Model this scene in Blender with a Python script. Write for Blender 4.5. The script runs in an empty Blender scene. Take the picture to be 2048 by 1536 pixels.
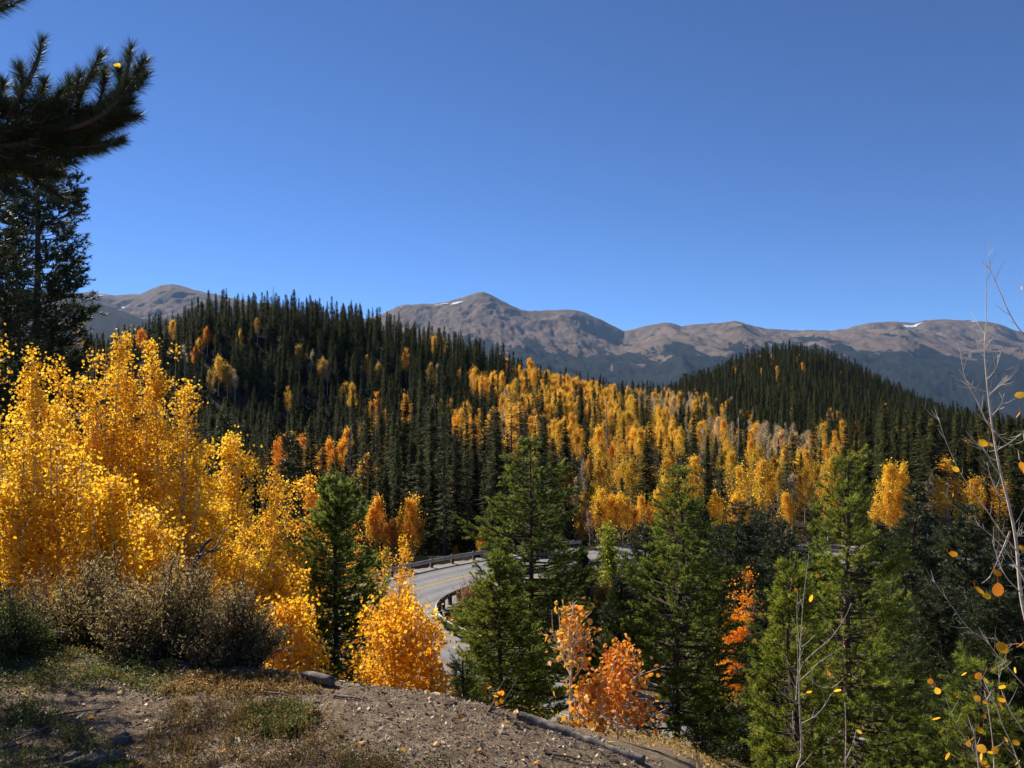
import bpy, math, random
import numpy as np
from mathutils import noise as mnoise, Vector

random.seed(7)
rng = np.random.default_rng(7)
D = bpy.data
scene = bpy.context.scene
R = math.radians

# ------------------------------------------------------------------ camera
EYE = 1.6
F = 1638.4
cam_d = D.cameras.new('camera')
cam_d.sensor_width = 36
cam_d.lens = 28.8
cam_d.clip_start = 0.05
cam_d.clip_end = 40000
cam = D.objects.new('camera', cam_d)
scene.collection.objects.link(cam)
cam.location = (0, 0, EYE)
cam.rotation_euler = (R(90), 0, 0)
scene.camera = cam

# ------------------------------------------------------------------ light
SUN_AZ, SUN_EL = -47.0, 36.0        # degrees left of the view (+Y), above horizon
world = D.worlds.new('World')
scene.world = world
world.use_nodes = True
wn = world.node_tree
wn.nodes.clear()
sky = wn.nodes.new('ShaderNodeTexSky')
sky.sky_type = 'NISHITA'
sky.sun_disc = False
sky.sun_elevation = R(SUN_EL)
sky.sun_rotation = R(SUN_AZ)
sky.altitude = 6000
sky.air_density = 1.0
sky.dust_density = 0.0
sky.ozone_density = 10.0
bg = wn.nodes.new('ShaderNodeBackground')
bg.inputs['Strength'].default_value = 0.092
wo = wn.nodes.new('ShaderNodeOutputWorld')
wn.links.new(sky.outputs[0], bg.inputs['Color'])
wn.links.new(bg.outputs[0], wo.inputs['Surface'])

sun_d = D.lights.new('sun', 'SUN')
sun_d.energy = 5.0
sun_d.angle = R(0.5)
sun_d.color = (1.0, 0.94, 0.85)
sun = D.objects.new('sun', sun_d)
scene.collection.objects.link(sun)
a, e = R(SUN_AZ), R(SUN_EL)
sdir = Vector((math.sin(a) * math.cos(e), math.cos(a) * math.cos(e), math.sin(e)))
sun.rotation_euler = sdir.to_track_quat('Z', 'Y').to_euler()
sun.location = (0, 0, 60)

scene.view_settings.view_transform = 'Standard'
scene.view_settings.look = 'None'
scene.view_settings.exposure = 0.72
scene.view_settings.gamma = 1
scene.render.engine = 'CYCLES'
cy = scene.cycles
cy.max_bounces = 6
cy.diffuse_bounces = 3
cy.glossy_bounces = 2
cy.transmission_bounces = 4
cy.volume_bounces = 0
cy.transparent_max_bounces = 4
cy.use_adaptive_sampling = True
cy.adaptive_threshold = 0.02
cy.use_denoising = True
cy.sample_clamp_indirect = 6
cy.caustics_reflective = False
cy.caustics_refractive = False


# ------------------------------------------------------------------ helpers
def P(px, py, d):
    """point at picture position (2048 frame) and distance d along +Y"""
    return np.array(((px - 1024) / F * d, d, EYE + (768 - py) / F * d))


def tag(o, label=None, cat=None, group=None, kind=None):
    if label: o['label'] = label
    if cat: o['category'] = cat
    if group: o['group'] = group
    if kind: o['kind'] = kind
    return o


def link(o):
    scene.collection.objects.link(o)
    return o


class MB:
    """collects polygons; every polygon carries a tint value"""
    def __init__(self):
        self.v, self.f, self.t, self.n = [], [], [], 0      # f: (k, array(m,k))

    def add(self, verts, faces, tint=0.5):
        verts = np.asarray(verts, float).reshape(-1, 3)
        faces = np.asarray(faces, int)
        self.v.append(verts)
        self.f.append(faces + self.n)
        t = np.broadcast_to(np.asarray(tint, float), (len(faces),))
        self.t.append(t)
        self.n += len(verts)

    def mesh(self, name, mat, smooth=False):
        me = D.meshes.new(name)
        V = np.concatenate(self.v)
        loops = np.concatenate([f.ravel() for f in self.f])
        tot = np.concatenate([np.full(len(f), f.shape[1]) for f in self.f])
        start = np.concatenate(([0], np.cumsum(tot)[:-1]))
        me.vertices.add(len(V)); me.vertices.foreach_set('co', V.ravel().astype(np.float32))
        me.loops.add(len(loops)); me.loops.foreach_set('vertex_index', loops.astype(np.int32))
        me.polygons.add(len(tot))
        me.polygons.foreach_set('loop_start', start.astype(np.int32))
        me.polygons.foreach_set('loop_total', tot.astype(np.int32))
        me.update(calc_edges=True)
        at = me.attributes.new('tint', 'FLOAT', 'FACE')
        at.data.foreach_set('value', np.concatenate(self.t).astype(np.float32))
        if smooth:
            me.polygons.foreach_set('use_smooth', np.ones(len(tot), bool))
        me.validate()
        me.materials.append(mat)
        return me

    def obj(self, name, mat, parent=None, smooth=False):
        o = link(D.objects.new(name, self.mesh(name, mat, smooth)))
        if parent: o.parent = parent
        return o


def tube(mb, pts, rad, sides=6, tint=0.5, cap=True, rough=0.0):
    pts = np.asarray(pts, float)
    n = len(pts)
    rad = np.broadcast_to(np.asarray(rad, float), (n,)) if np.ndim(rad) else np.full(n, rad)
    tang = np.gradient(pts, axis=0)
    tang /= np.linalg.norm(tang, axis=1)[:, None] + 1e-9
    ref = np.array((0, 0, 1.0)) if abs(tang[0][2]) < 0.8 else np.array((1.0, 0, 0))
    a = np.cross(tang, ref); a /= np.linalg.norm(a, axis=1)[:, None] + 1e-9
    b = np.cross(tang, a)
    ang = np.linspace(0, 2 * np.pi, sides, endpoint=False)
    rr = rad[:, None] * (1 + rough * rng.normal(size=(n, sides)))
    V = pts[:, None, :] + (a[:, None, :] * np.cos(ang)[None, :, None] + b[:, None, :] * np.sin(ang)[None, :, None]) * rr[:, :, None]
    i = np.arange(n - 1)[:, None] * sides
    j = np.arange(sides)[None, :]
    j2 = (j + 1) % sides
    Fq = np.stack([i + j, i + j2, i + sides + j2, i + sides + j], -1).reshape(-1, 4)
    base = mb.n
    mb.add(V.reshape(-1, 3), Fq, tint)
    if cap:
        for s in (0, (n - 1) * sides):
            mb.f.append(np.array([[base + s + k for k in range(sides)]])); mb.t.append(np.array([tint]))


def spline(pts, m):
    """Catmull-Rom through pts with m samples per span"""
    p = np.asarray(pts, float)
    p = np.vstack([2 * p[0] - p[1], p, 2 * p[-1] - p[-2]])
    out = []
    for i in range(1, len(p) - 2):
        t = np.linspace(0, 1, m, endpoint=False)[:, None]
        out.append(0.5 * ((2 * p[i]) + (-p[i - 1] + p[i + 1]) * t + (2 * p[i - 1] - 5 * p[i] + 4 * p[i + 1] - p[i + 2]) * t ** 2
                          + (-p[i - 1] + 3 * p[i] - 3 * p[i + 1] + p[i + 2]) * t ** 3))
    out.append(p[-2][None])
    return np.vstack(out)


def unit(v):
    return v / (np.linalg.norm(v, axis=-1, keepdims=True) + 1e-9)


def leaves(mb, c, size, tint=None, fold=0.25, aspect=1.0, up=None, fine=True):
    """c: (n,3) positions; round-ish leaves in random directions"""
    n = len(c)
    nrm = unit(rng.normal(size=(n, 3)) + (0 if up is None else up))
    ax = unit(np.cross(nrm, rng.normal(size=(n, 3))))
    sd = np.cross(nrm, ax)
    s = np.asarray(size) * rng.uniform(0.7, 1.25, n)
    L = ax * s[:, None]; W = sd * (s * aspect)[:, None]; N = nrm * (s * fold)[:, None]
    if fine:
        V = np.stack([c - L * .5, c - L * .18 + W * .46 + N, c + L * .28 + W * .34 + N * .8, c + L * .55,
                      c + L * .28 - W * .34 + N * .8, c - L * .18 - W * .46 + N], 1)
        b = (np.arange(n) * 6)[:, None]
        Fq = np.concatenate([b + np.array([[0, 1, 2, 3]]), b + np.array([[0, 3, 4, 5]])], 1).reshape(-1, 4)
        k = 2
    else:
        V = np.stack([c - L * .5, c + W * .5 + N, c + L * .5, c - W * .5 + N * .5], 1)
        Fq = (np.arange(n) * 4)[:, None] + np.array([[0, 1, 2, 3]])
        k = 1
    if tint is None: tint = rng.uniform(0, 1, n)
    mb.add(V.reshape(-1, 3), Fq, np.repeat(np.broadcast_to(tint, (n,)), k))


def needles(mb, base, dirs, length, width, tint):
    """thin triangles from base along dirs"""
    n = len(base)
    d = unit(dirs)
    s = unit(np.cross(d, rng.normal(size=(n, 3))))
    ln = (np.asarray(length) * rng.uniform(.75, 1.15, n))[:, None]
    V = np.stack([base - s * width * .5, base + s * width * .5, base + d * ln], 1)
    mb.add(V.reshape(-1, 3), np.arange(n * 3).reshape(-1, 3), tint)


# ------------------------------------------------------------------ materials
def mat(name):
    m = D.materials.new(name); m.use_nodes = True
    nt = m.node_tree; nt.nodes.clear()
    out = nt.nodes.new('ShaderNodeOutputMaterial')
    return m, nt, out


def ramp(nt, fac, stops):
    r = nt.nodes.new('ShaderNodeValToRGB')
    el = r.color_ramp.elements
    while len(el) < len(stops): el.new(0.5)
    for e_, (p, c) in zip(el, stops):
        e_.position = p; e_.color = (*c, 1)
    nt.links.new(fac, r.inputs[0])
    return r.outputs[0]


def attr(nt, name='tint'):
    a_ = nt.nodes.new('ShaderNodeAttribute'); a_.attribute_name = name
    return a_.outputs['Fac']


def noise_n(nt, scale, detail=5, coord='Object', rough=0.55, vec=None):
    n_ = nt.nodes.new('ShaderNodeTexNoise')
    n_.inputs['Scale'].default_value = scale; n_.inputs['Detail'].default_value = detail
    n_.inputs['Roughness'].default_value = rough
    if vec is None:
        tc = nt.nodes.new('ShaderNodeTexCoord'); vec = tc.outputs[coord]
    nt.links.new(vec, n_.inputs['Vector'])
    return n_.outputs['Fac']


def mixc(nt, fac, a_, b_, mode='MIX'):
    m = nt.nodes.new('ShaderNodeMix'); m.data_type = 'RGBA'; m.blend_type = mode
    for s, i in ((fac, 0), (a_, 6), (b_, 7)):
        if isinstance(s, (int, float)): m.inputs[i].default_value = s
        elif isinstance(s, tuple): m.inputs[i].default_value = (*s, 1)
        else: nt.links.new(s, m.inputs[i])
    return m.outputs[2]


def bump(nt, h, strength, dist):
    b_ = nt.nodes.new('ShaderNodeBump'); b_.inputs['Strength'].default_value = strength
    b_.inputs['Distance'].default_value = dist
    nt.links.new(h, b_.inputs['Height'])
    return b_.outputs[0]


def surf(name, color_fn, rough=0.9, spec=0.2, bump_fn=None):
    m, nt, out = mat(name)
    p = nt.nodes.new('ShaderNodeBsdfPrincipled')
    p.inputs['Roughness'].default_value = rough
    p.inputs['Specular IOR Level'].default_value = spec
    c = color_fn(nt)
    if isinstance(c, tuple): p.inputs['Base Color'].default_value = (*c, 1)
    else: nt.links.new(c, p.inputs['Base Color'])
    if bump_fn: nt.links.new(bump_fn(nt), p.inputs['Normal'])
    nt.links.new(p.outputs[0], out.inputs[0])
    return m


def leaf_mat(name, stops, trans=0.5, rough=0.45, spec=0.4, objcol=False, tboost=(1, 1, 1)):
    m, nt, out = mat(name)
    c = ramp(nt, attr(nt), stops)
    if objcol:
        oi = nt.nodes.new('ShaderNodeObjectInfo')
        c = mixc(nt, 1.0, c, oi.outputs['Color'], 'MULTIPLY')
    p = nt.nodes.new('ShaderNodeBsdfPrincipled')
    p.inputs['Roughness'].default_value = rough
    p.inputs['Specular IOR Level'].default_value = spec
    nt.links.new(c, p.inputs['Base Color'])
    t = nt.nodes.new('ShaderNodeBsdfTranslucent')
    nt.links.new(mixc(nt, 1.0, c, tboost, 'MULTIPLY'), t.inputs['Color'])
    mx = nt.nodes.new('ShaderNodeMixShader'); mx.inputs[0].default_value = trans
    nt.links.new(p.outputs[0], mx.inputs[1]); nt.links.new(t.outputs[0], mx.inputs[2])
    nt.links.new(mx.outputs[0], out.inputs[0])
    return m


YEL = [(0, (.44, .21, .02)), (.3, (.84, .465, .025)), (.7, (.95, .60, .03)), (1, (.97, .72, .10))]
M = {}
M['leaf_yellow'] = leaf_mat('yellow_leaf', YEL, .62, .55, .2, objcol=True)
M['leaf_orange'] = leaf_mat('orange_leaf', [(0, (.50, .15, .015)), (.35, (.80, .33, .03)), (.75, (.90, .47, .05)), (1, (.92, .62, .18))], .5, objcol=True)
M['leaf_far'] = leaf_mat('aspen_far_leaf', [(0, (.60, .31, .04)), (.5, (.92, .55, .05)), (1, (.97, .72, .15))], .62, .6, .1, objcol=True)
M['leaf_pale'] = leaf_mat('thin_pale_leaf', [(0, (.26, .20, .15)), (.3, (.48, .37, .23)), (.7, (.68, .54, .30)), (1, (.82, .64, .30))], .5, .6, .1, objcol=True)
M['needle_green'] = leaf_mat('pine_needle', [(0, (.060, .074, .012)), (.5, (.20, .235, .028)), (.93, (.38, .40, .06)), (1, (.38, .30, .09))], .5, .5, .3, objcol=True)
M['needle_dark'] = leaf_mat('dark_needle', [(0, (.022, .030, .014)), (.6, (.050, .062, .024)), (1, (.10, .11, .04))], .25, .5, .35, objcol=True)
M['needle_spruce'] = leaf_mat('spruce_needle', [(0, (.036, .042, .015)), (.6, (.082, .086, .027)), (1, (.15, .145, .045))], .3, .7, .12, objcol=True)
M['bark_pine'] = surf('pine_bark', lambda nt: ramp(nt, noise_n(nt, 14), [(.3, (.05, .035, .028)), (.7, (.16, .11, .085))]), .95, .1,
                      lambda nt: bump(nt, noise_n(nt, 30), .8, .02))
M['bark_aspen'] = surf('aspen_bark', lambda nt: ramp(nt, noise_n(nt, 9, 4), [(.36, (.09, .075, .06)), (.44, (.42, .38, .30)), (.7, (.60, .56, .46))]), .8, .2)
M['bark_twig'] = surf('twig_bark', lambda nt: ramp(nt, noise_n(nt, 25), [(.3, (.40, .32, .23)), (.7, (.76, .67, .53))]), .7, .3)
M['bark_dark'] = surf('dark_twig', lambda nt: ramp(nt, noise_n(nt, 20), [(.3, (.05, .035, .028)), (.7, (.15, .105, .075))]), .85, .15)


# ------------------------------------------------------------------ road line
ctrl = [(120, 60), (90, 66), (66, 71), (45, 75), (28, 77.2), (16, 77), (7, 75.3), (0, 71.5), (-5, 67), (-8.8, 61.5), (-9.8, 56),
        (-8.0, 50.2), (-3.6, 44.8), (0.8, 40.8), (6.8, 36.6), (14, 32.8), (24, 29.6), (40, 27), (60, 27)]
CL = spline([(x, y, 0) for x, y in ctrl], 24)[:, :2]
ROAD_Z = -14.4
RT = unit(np.gradient(CL, axis=0))
RN = np.stack([-RT[:, 1], RT[:, 0]], 1)      # left of travel; travel goes right->left->right, inner side is left
if np.dot(np.array((10., 56.)) - CL[len(CL) // 2], RN[len(CL) // 2]) < 0: RN = -RN


def road_dist(x, y):
    x = np.asarray(x, float); y = np.asarray(y, float)
    out = np.full(x.shape, 99.0)
    sel = (y > 10) & (y < 100) & (x > -30) & (x < 140)
    if sel.any():
        q = np.stack([x[sel], y[sel]], 1)
        res = np.empty(len(q))
        C = CL[::3]
        for i in range(0, len(q), 20000):
            d = np.sqrt(((q[i:i + 20000, None, :] - C[None]) ** 2).sum(-1)).min(1)
            res[i:i + 20000] = d
        out[sel] = res
    return out


# ------------------------------------------------------------------ terrain height
KD = np.array([76, 84, 110, 140, 165, 190, 212, 235, 255, 275, 300, 350, 400, 440, 520, 650, 900, 1400, 3300, 6000.])
COLS = {
    -1400: [-12, -11, -9, -7, -4, 0, 5, 8, 9, 9, 8, 4, -4, -10, -20, -40, -80, -150, -280, -280],
    0:     [-15, -15, -14, -12, -9, -2, 3, 4, 3, 2, 0, -6, -12, -18, -28, -45, -80, -150, -280, -280],
    210:   [-15, -15, -14, -12, -9, -2, 3, 3, 2, 1, -2, -8, -14, -20, -30, -45, -80, -150, -280, -280],
    330:   [-15, -15, -15, -14, -12, -3, 7, 8, 7, 5, 2, -4, -12, -18, -30, -45, -80, -150, -280, -280],
    420:   [-15, -15, -15.5, -15, -14, 0, 11.5, 12.5, 12, 10, 7, 0, -8, -14, -28, -45, -80, -150, -280, -280],
    600:   [-15, -15, -15.5, -15, -14, -1, 11, 12.5, 12, 10, 7, 0, -8, -14, -28, -45, -80, -150, -280, -280],
    700:   [-15, -15, -15, -14, -12.5, -2, 8, 11, 11, 10, 7, 0, -8, -14, -28, -45, -80, -150, -280, -280],
    800:   [-15, -15, -14.5, -13, -10.5, -3.5, 3, 8, 8, 7, 5, 0, -8, -14, -28, -45, -80, -150, -280, -280],
    900:   [-15, -15, -14, -12, -9, -4.5, 0, 4, 4.5, 4, 2, -2, -8, -14, -28, -45, -80, -150, -280, -280],
    1000:  [-15, -15, -13.5, -11, -8, -5, -2, 0.5, 1.6, 1.5, 0, -4, -10, -16, -28, -45, -80, -150, -280, -280],
    1100:  [-15, -15, -13.5, -11, -8.5, -6, -4.2, -2.8, -2, -2, -2.5, -6, -12, -18, -28, -45, -80, -150, -280, -280],
    1200:  [-15, -15, -13.5, -11.5, -9.5, -8, -7, -6.3, -6, -5.8, -6, -9, -13, -18, -28, -45, -80, -150, -280, -280],
    1300:  [-15, -15, -13.5, -12, -10.5, -9.5, -8.8, -8.3, -8, -7.8, -7.8, -9, -11, -14, -26, -45, -80, -150, -280, -280],
    1400:  [-15, -15, -14, -12.5, -11.3, -10.5, -9.8, -9.2, -8.8, -8.4, -8, -6.8, -5, -4.5, -16, -40, -80, -150, -280, -280],
    1500:  [-15, -15, -14.2, -13, -12, -11.2, -10.5, -9.8, -9.2, -8.6, -8, -4, 2, 5.5, -4, -35, -80, -150, -280, -280],
    1600:  [-15, -15, -14.5, -13.5, -12.6, -12, -11.3, -10.6, -10, -9.3, -8.3, -4, 4, 9.5, 2, -30, -80, -150, -280, -280],
    1700:  [-15, -15, -15, -14.2, -13.6, -13.2, -12.8, -12.4, -12, -11.5, -10.8, -8, -3.5, -1, -8, -35, -80, -150, -280, -280],
    1800:  [-15, -15, -15.2, -15, -14.8, -14.8, -14.8, -14.8, -14.8, -14.8, -14.8, -14, -13, -13, -25, -45, -90, -160, -280, -280],
    1900:  [-15, -15, -15.5, -15.8, -16, -16.3, -16.6, -17, -17.3, -17.6, -18, -20, -23.5, -27, -40, -60, -100, -170, -280, -280],
    2048:  [-15, -15, -16, -17, -17.5, -18, -18.5, -19, -19.8, -20.5, -21.5, -27, -37, -44, -56, -75, -110, -180, -280, -280],
    2700:  [-15, -15, -16, -18, -20, -23, -26, -29, -32, -36, -40, -48, -56, -62, -72, -90, -120, -190, -280, -280],
    4500:  [-15, -15, -16, -18, -20, -23, -26, -29, -32, -36, -40, -48, -56, -62, -72, -90, -120, -190, -280, -280],
}
_cp = np.array(sorted(COLS))
_ct = np.array([COLS[k] for k in sorted(COLS)], float)
_ct += np.interp(_cp, [200, 380, 800, 1050], [0, 3.8, 3.5, 0])[:, None] * np.exp(-((KD - 240) / 60) ** 2)[None]
_ct += np.interp(_cp, [1350, 1500, 1600, 1700, 1900], [0, 3.5, 6, 5.5, 0])[:, None] * np.exp(-((KD - 445) / 80) ** 2)[None]
GPX = np.arange(-1400, 4501, 25.0)
GT = np.stack([np.interp(GPX, _cp, _ct[:, j]) for j in range(len(KD))], 1)
_k = np.hanning(9); _k /= _k.sum()
GT = np.stack([np.convolve(np.pad(GT[:, j], 4, 'edge'), _k, 'valid') for j in range(len(KD))], 1)
CE_PX = np.array([-2000, -400, 0, 300, 560, 700, 900, 1050, 1200, 1320, 1500, 2048, 4000])
CE_Y = np.array([1200, 1275, 1288, 1322, 1342, 1365, 1395, 1432, 1478, 1528, 1640, 2000, 2200.])
CE_D = np.array([6.5, 5.9, 5.6, 5.3, 5.0, 4.7, 4.5, 4.35, 4.2, 4.1, 3.9, 3.6, 3.6])


def sstep(a_, b_, x):
    t = np.clip((x - a_) / (b_ - a_), 0, 1)
    return t * t * (3 - 2 * t)


def wave(x, y, s):
    return (np.sin(x * s + 1.3 + 1.7 * np.sin(y * s * .7)) + np.sin(y * s * 1.3 + 2.1 + 1.3 * np.sin(x * s * .9)) + .6 * np.sin((x + y) * s * 2.3 + .5) + .4 * np.sin((x - 1.4 * y) * s * 4.1)) / 3


def H(x, y, road=True):
    x = np.asarray(x, float); y = np.asarray(y, float)
    shp = np.broadcast(x, y).shape
    x = np.broadcast_to(x, shp).ravel(); y = np.broadcast_to(y, shp).ravel()
    ys = np.maximum(y, .5)
    px = 1024 + F * x / ys
    pxc = np.clip(px, -1399, 4499)
    # near mound and slope
    de = np.interp(px, CE_PX, CE_D); ye = np.interp(px, CE_PX, CE_Y)
    ze = EYE - (ye - 768) / F * de
    near = ze * sstep(0, 1, y / de)
    t = np.clip((y - de) / (35 - de), 0, None)
    slope = ze + (-14.3 - ze) * np.minimum(np.clip(t, 0, None) ** np.interp(px, [1380, 1650], [1.03, .80]), 1)
    z = np.where(y < de, near, slope)
    z = z + np.where(y < 0, np.minimum(-y * .15, 3), 0)
    # far table
    gi = (pxc + 1400) / 25; i0 = np.clip(gi.astype(int), 0, len(GPX) - 2); ft = gi - i0
    dj = np.clip(np.searchsorted(KD, y) - 1, 0, len(KD) - 2)
    tt = np.clip((y - KD[dj]) / (KD[dj + 1] - KD[dj]), 0, 1)
    tt = tt * .6 + .4 * tt * tt * (3 - 2 * tt)
    zf = (GT[i0, dj] * (1 - ft) + GT[i0 + 1, dj] * ft) * (1 - tt) + (GT[i0, dj + 1] * (1 - ft) + GT[i0 + 1, dj + 1] * ft) * tt
    zf = zf + wave(x, y, .06) * .9 * sstep(95, 130, y)
    emb = 3.2 * sstep(60, 64, y) * (1 - sstep(96, 112, y)) * (1 - sstep(4, 16, x))
    zf = zf - emb
    # meadow between
    mead = -14.3 - 1.9 * sstep(38, 46, y) * (1 - sstep(66, 74, y)) + wave(x, y, .3) * .25
    m = sstep(34, 38, y)
    z = z * (1 - m) + mead * m
    m = sstep(76, 86, y)
    z = np.where(y > 76, z * (1 - m) + zf * m, z)
    z = np.where((y > 60) & (y <= 76), z - emb * sstep(0, 3, (y - 60) - np.maximum(0, (x + 9) * 1.0)), z)
    z = z + wave(x, y, .9) * .10 * sstep(6, 10, y) + wave(x, y, 2.6) * .012 + wave(x, y, 9.) * .006 * (y < 12)
    if road:
        rd = road_dist(x, y)
        outer = sstep(62, 66, y) * (1 - sstep(2, 10, x)) * sstep(0, 2, y - 66 - x * .9)
        w = 1 - sstep(5.0, 10.5 - 3.6 * outer, rd)
        z = z * (1 - w) + (ROAD_Z - .06) * w
    return z.reshape(shp)


def h1(x, y):
    return float(H(np.array([x]), np.array([y]))[0])


def grid_mesh(name, X, Y, Z, m, smooth=True):
    n, k = X.shape
    mb = MB()
    i = np.arange(n - 1)[:, None] * k; j = np.arange(k - 1)[None]
    Fq = np.stack([i + j, i + j + 1, i + k + j + 1, i + k + j], -1).reshape(-1, 4)
    mb.add(np.stack([X, Y, Z], -1).reshape(-1, 3), Fq, .5)
    return mb.obj(name, m, None, smooth)


# ------------------------------------------------------------------ ground
def ground_color(nt):
    tc = nt.nodes.new('ShaderNodeTexCoord')
    sep = nt.nodes.new('ShaderNodeSeparateXYZ'); nt.links.new(tc.outputs['Object'], sep.inputs[0])
    dirt = ramp(nt, noise_n(nt, 9, 10, rough=.7), [(.25, (.10, .066, .042)), (.5, (.255, .182, .112)), (.75, (.48, .37, .245))])
    chips = ramp(nt, noise_n(nt, 60, 4, rough=.7), [(.35, (.55, .5, .45)), (.62, (1, 1, 1)), (.72, (1.7, 1.6, 1.45))])
    dirt = mixc(nt, .75, dirt, chips, 'MULTIPLY')
    hill = ramp(nt, noise_n(nt, .35, 8, rough=.65), [(.3, (.016, .015, .009)), (.55, (.030, .026, .016)), (.75, (.055, .045, .028))])
    grass = ramp(nt, noise_n(nt, .9, 8, rough=.7), [(.3, (.10, .075, .035)), (.5, (.17, .13, .055)), (.62, (.11, .13, .035)), (.8, (.15, .19, .045))])
    mr = nt.nodes.new('ShaderNodeMapRange'); mr.inputs[1].default_value = 7; mr.inputs[2].default_value = 16
    nt.links.new(sep.outputs[1], mr.inputs[0])
    c = mixc(nt, mr.outputs[0], dirt, grass)
    mr2 = nt.nodes.new('ShaderNodeMapRange'); mr2.inputs[1].default_value = 64; mr2.inputs[2].default_value = 70
    nt.links.new(sep.outputs[1], mr2.inputs[0])
    c = mixc(nt, mr2.outputs[0], c, hill)
    wood = ramp(nt, noise_n(nt, .02, 12, rough=.75), [(.35, (.010, .013, .011)), (.6, (.022, .027, .021)), (.8, (.055, .052, .038))])
    mr3 = nt.nodes.new('ShaderNodeMapRange'); mr3.inputs[1].default_value = 420; mr3.inputs[2].default_value = 600
    nt.links.new(sep.outputs[1], mr3.inputs[0])
    return mixc(nt, mr3.outputs[0], c, wood)


M['ground'] = surf('soil_and_grass', ground_color, .95, .1, lambda nt: bump(nt, noise_n(nt, 26, 10, rough=.75), .9, .03))

rings = [-30., -12., -5., -2., -1., -.3]
y = .3
while y < 3500:
    rings.append(y)
    y += .12 if y < 3 else (.05 if y < 6.5 else (.3 if y < 30 else (.7 if y < 90 else max(2.0, y * .015))))
rings = np.array(rings)
us = np.concatenate([np.linspace(-2.6, -.78, 30, endpoint=False), np.linspace(-.78, .78, 620), np.linspace(.78, 2.6, 31)[1:]])
YY = np.repeat(rings[:, None], len(us), 1)
XX = us[None] * np.maximum(np.abs(YY), 4.0)
g = grid_mesh('ground', XX, YY, H(XX, YY), M['ground'])
tag(g, 'brown soil slope and forest floor falling from the viewpoint to the valley', kind='structure')

# ------------------------------------------------------------------ mountains
SKY = np.array([(-900, 640), (-500, 600), (-200, 585), (0, 575), (60, 580), (140, 587), (180, 584), (230, 590), (280, 588), (300, 579), (320, 571), (342, 568), (365, 573),
       (385, 578), (420, 586), (480, 600), (560, 612), (640, 640), (700, 645), (760, 630), (785, 617), (805, 610), (870, 607), (900, 602), (930, 593), (952, 586), (965, 584), (980, 588),
       (1003, 601), (1040, 619), (1060, 622), (1090, 621), (1120, 619), (1152, 620), (1180, 629), (1215, 646), (1248, 663), (1280, 655),
       (1305, 649), (1330, 645), (1345, 647), (1362, 652), (1400, 648), (1440, 645), (1470, 642), (1500, 649), (1530, 657), (1580, 660), (1620, 660),
       (1660, 661), (1690, 658), (1715, 651), (1740, 645), (1790, 643), (1830, 645), (1850, 640), (1900, 639), (1960, 642), (2000, 648), (2030, 660),
       (2048, 664), (2120, 675), (2300, 650), (2600, 640), (2950, 660)], float)
TL = np.array([(-900, 680), (0, 640), (300, 640), (420, 660), (900, 690), (1000, 690), (1150, 700), (1250, 712), (1400, 700), (1480, 690), (1560, 692), (1650, 690), (1740, 697), (1800, 690),
      (1880, 704), (1950, 708), (2048, 703), (2950, 700)], float)


def fbm(x, y, z, o=5, h=.9):
    return mnoise.fractal((x, y, z), h, 2.1, o)


cpx = np.concatenate([np.arange(-900, -20, 20.), np.arange(-20, 2070, 2.5), np.arange(2080, 2960, 20.)])
ds = np.concatenate([np.linspace(3200, 5200, 30, endpoint=False), np.linspace(5200, 8000, 110), np.array([8100, 8400, 9000, 10000.])])
X = (cpx[None] - 1024) / F * ds[:, None]; Yd = np.repeat(ds[:, None], len(cpx), 1)
sk = np.interp(cpx, SKY[:, 0], SKY[:, 1]); tl = np.interp(cpx, TL[:, 0], TL[:, 1])
zs = EYE + (768 - sk) / F * 8000; zt = EYE + (768 - tl) / F * 6000
zt = np.minimum(zt, zs - 60)
Zm = np.zeros_like(X); Tm = np.zeros_like(X)
for i, d in enumerate(ds):
    if d <= 6000:
        t = (d - 3200) / 2800
        b = -280 + (zt + 280) * (t ** 1.25)
    elif d <= 8000:
        t = (d - 6000) / 2000
        b = zt + (zs - zt) * (t * .75 + .25 * t * t)
    else:
        b = zs - (d - 8000) * .35
    Zm[i] = b
for i, d in enumerate(ds):
    env = sstep(3300, 5200, d) * (1 - sstep(7500, 7990, d)) if d < 8000 else 0.
    for j, p in enumerate(cpx):
        x = X[i, j]
        g1 = 1 - abs(fbm(x / 900 + .3 * math.sin(d / 900), d / 2600, 3.1, 6, .8)) * 1.9
        g2 = fbm(x / 1500, d / 1500, 9.0, 6, .9)
        g3 = 1 - abs(fbm(x / 260, d / 700, 7.7, 5, .7)) * 2
        rr = (g1 - .45) * 70 + g2 * 70 + (g3 - .5) * 9
        Zm[i, j] += rr * env
        Tm[i, j] = .7 * fbm(x / 260, d / 700, 1.0, 6, .6) + .3 * fbm(x / 60, d / 120, 1.0, 3, .6)
        if d <= 8000 and d > 7000:
            Zm[i, j] += fbm(x / 90, d / 150, 5.0, 4, .8) * 7
alt = (EYE + (Zm - EYE))
# clamp so nothing rises above the skyline profile as seen from the view point
cap = EYE + (768 - sk[None] - 2) / F * Yd
Zm = np.where(Yd < 7990, np.minimum(Zm, cap), Zm)


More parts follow.
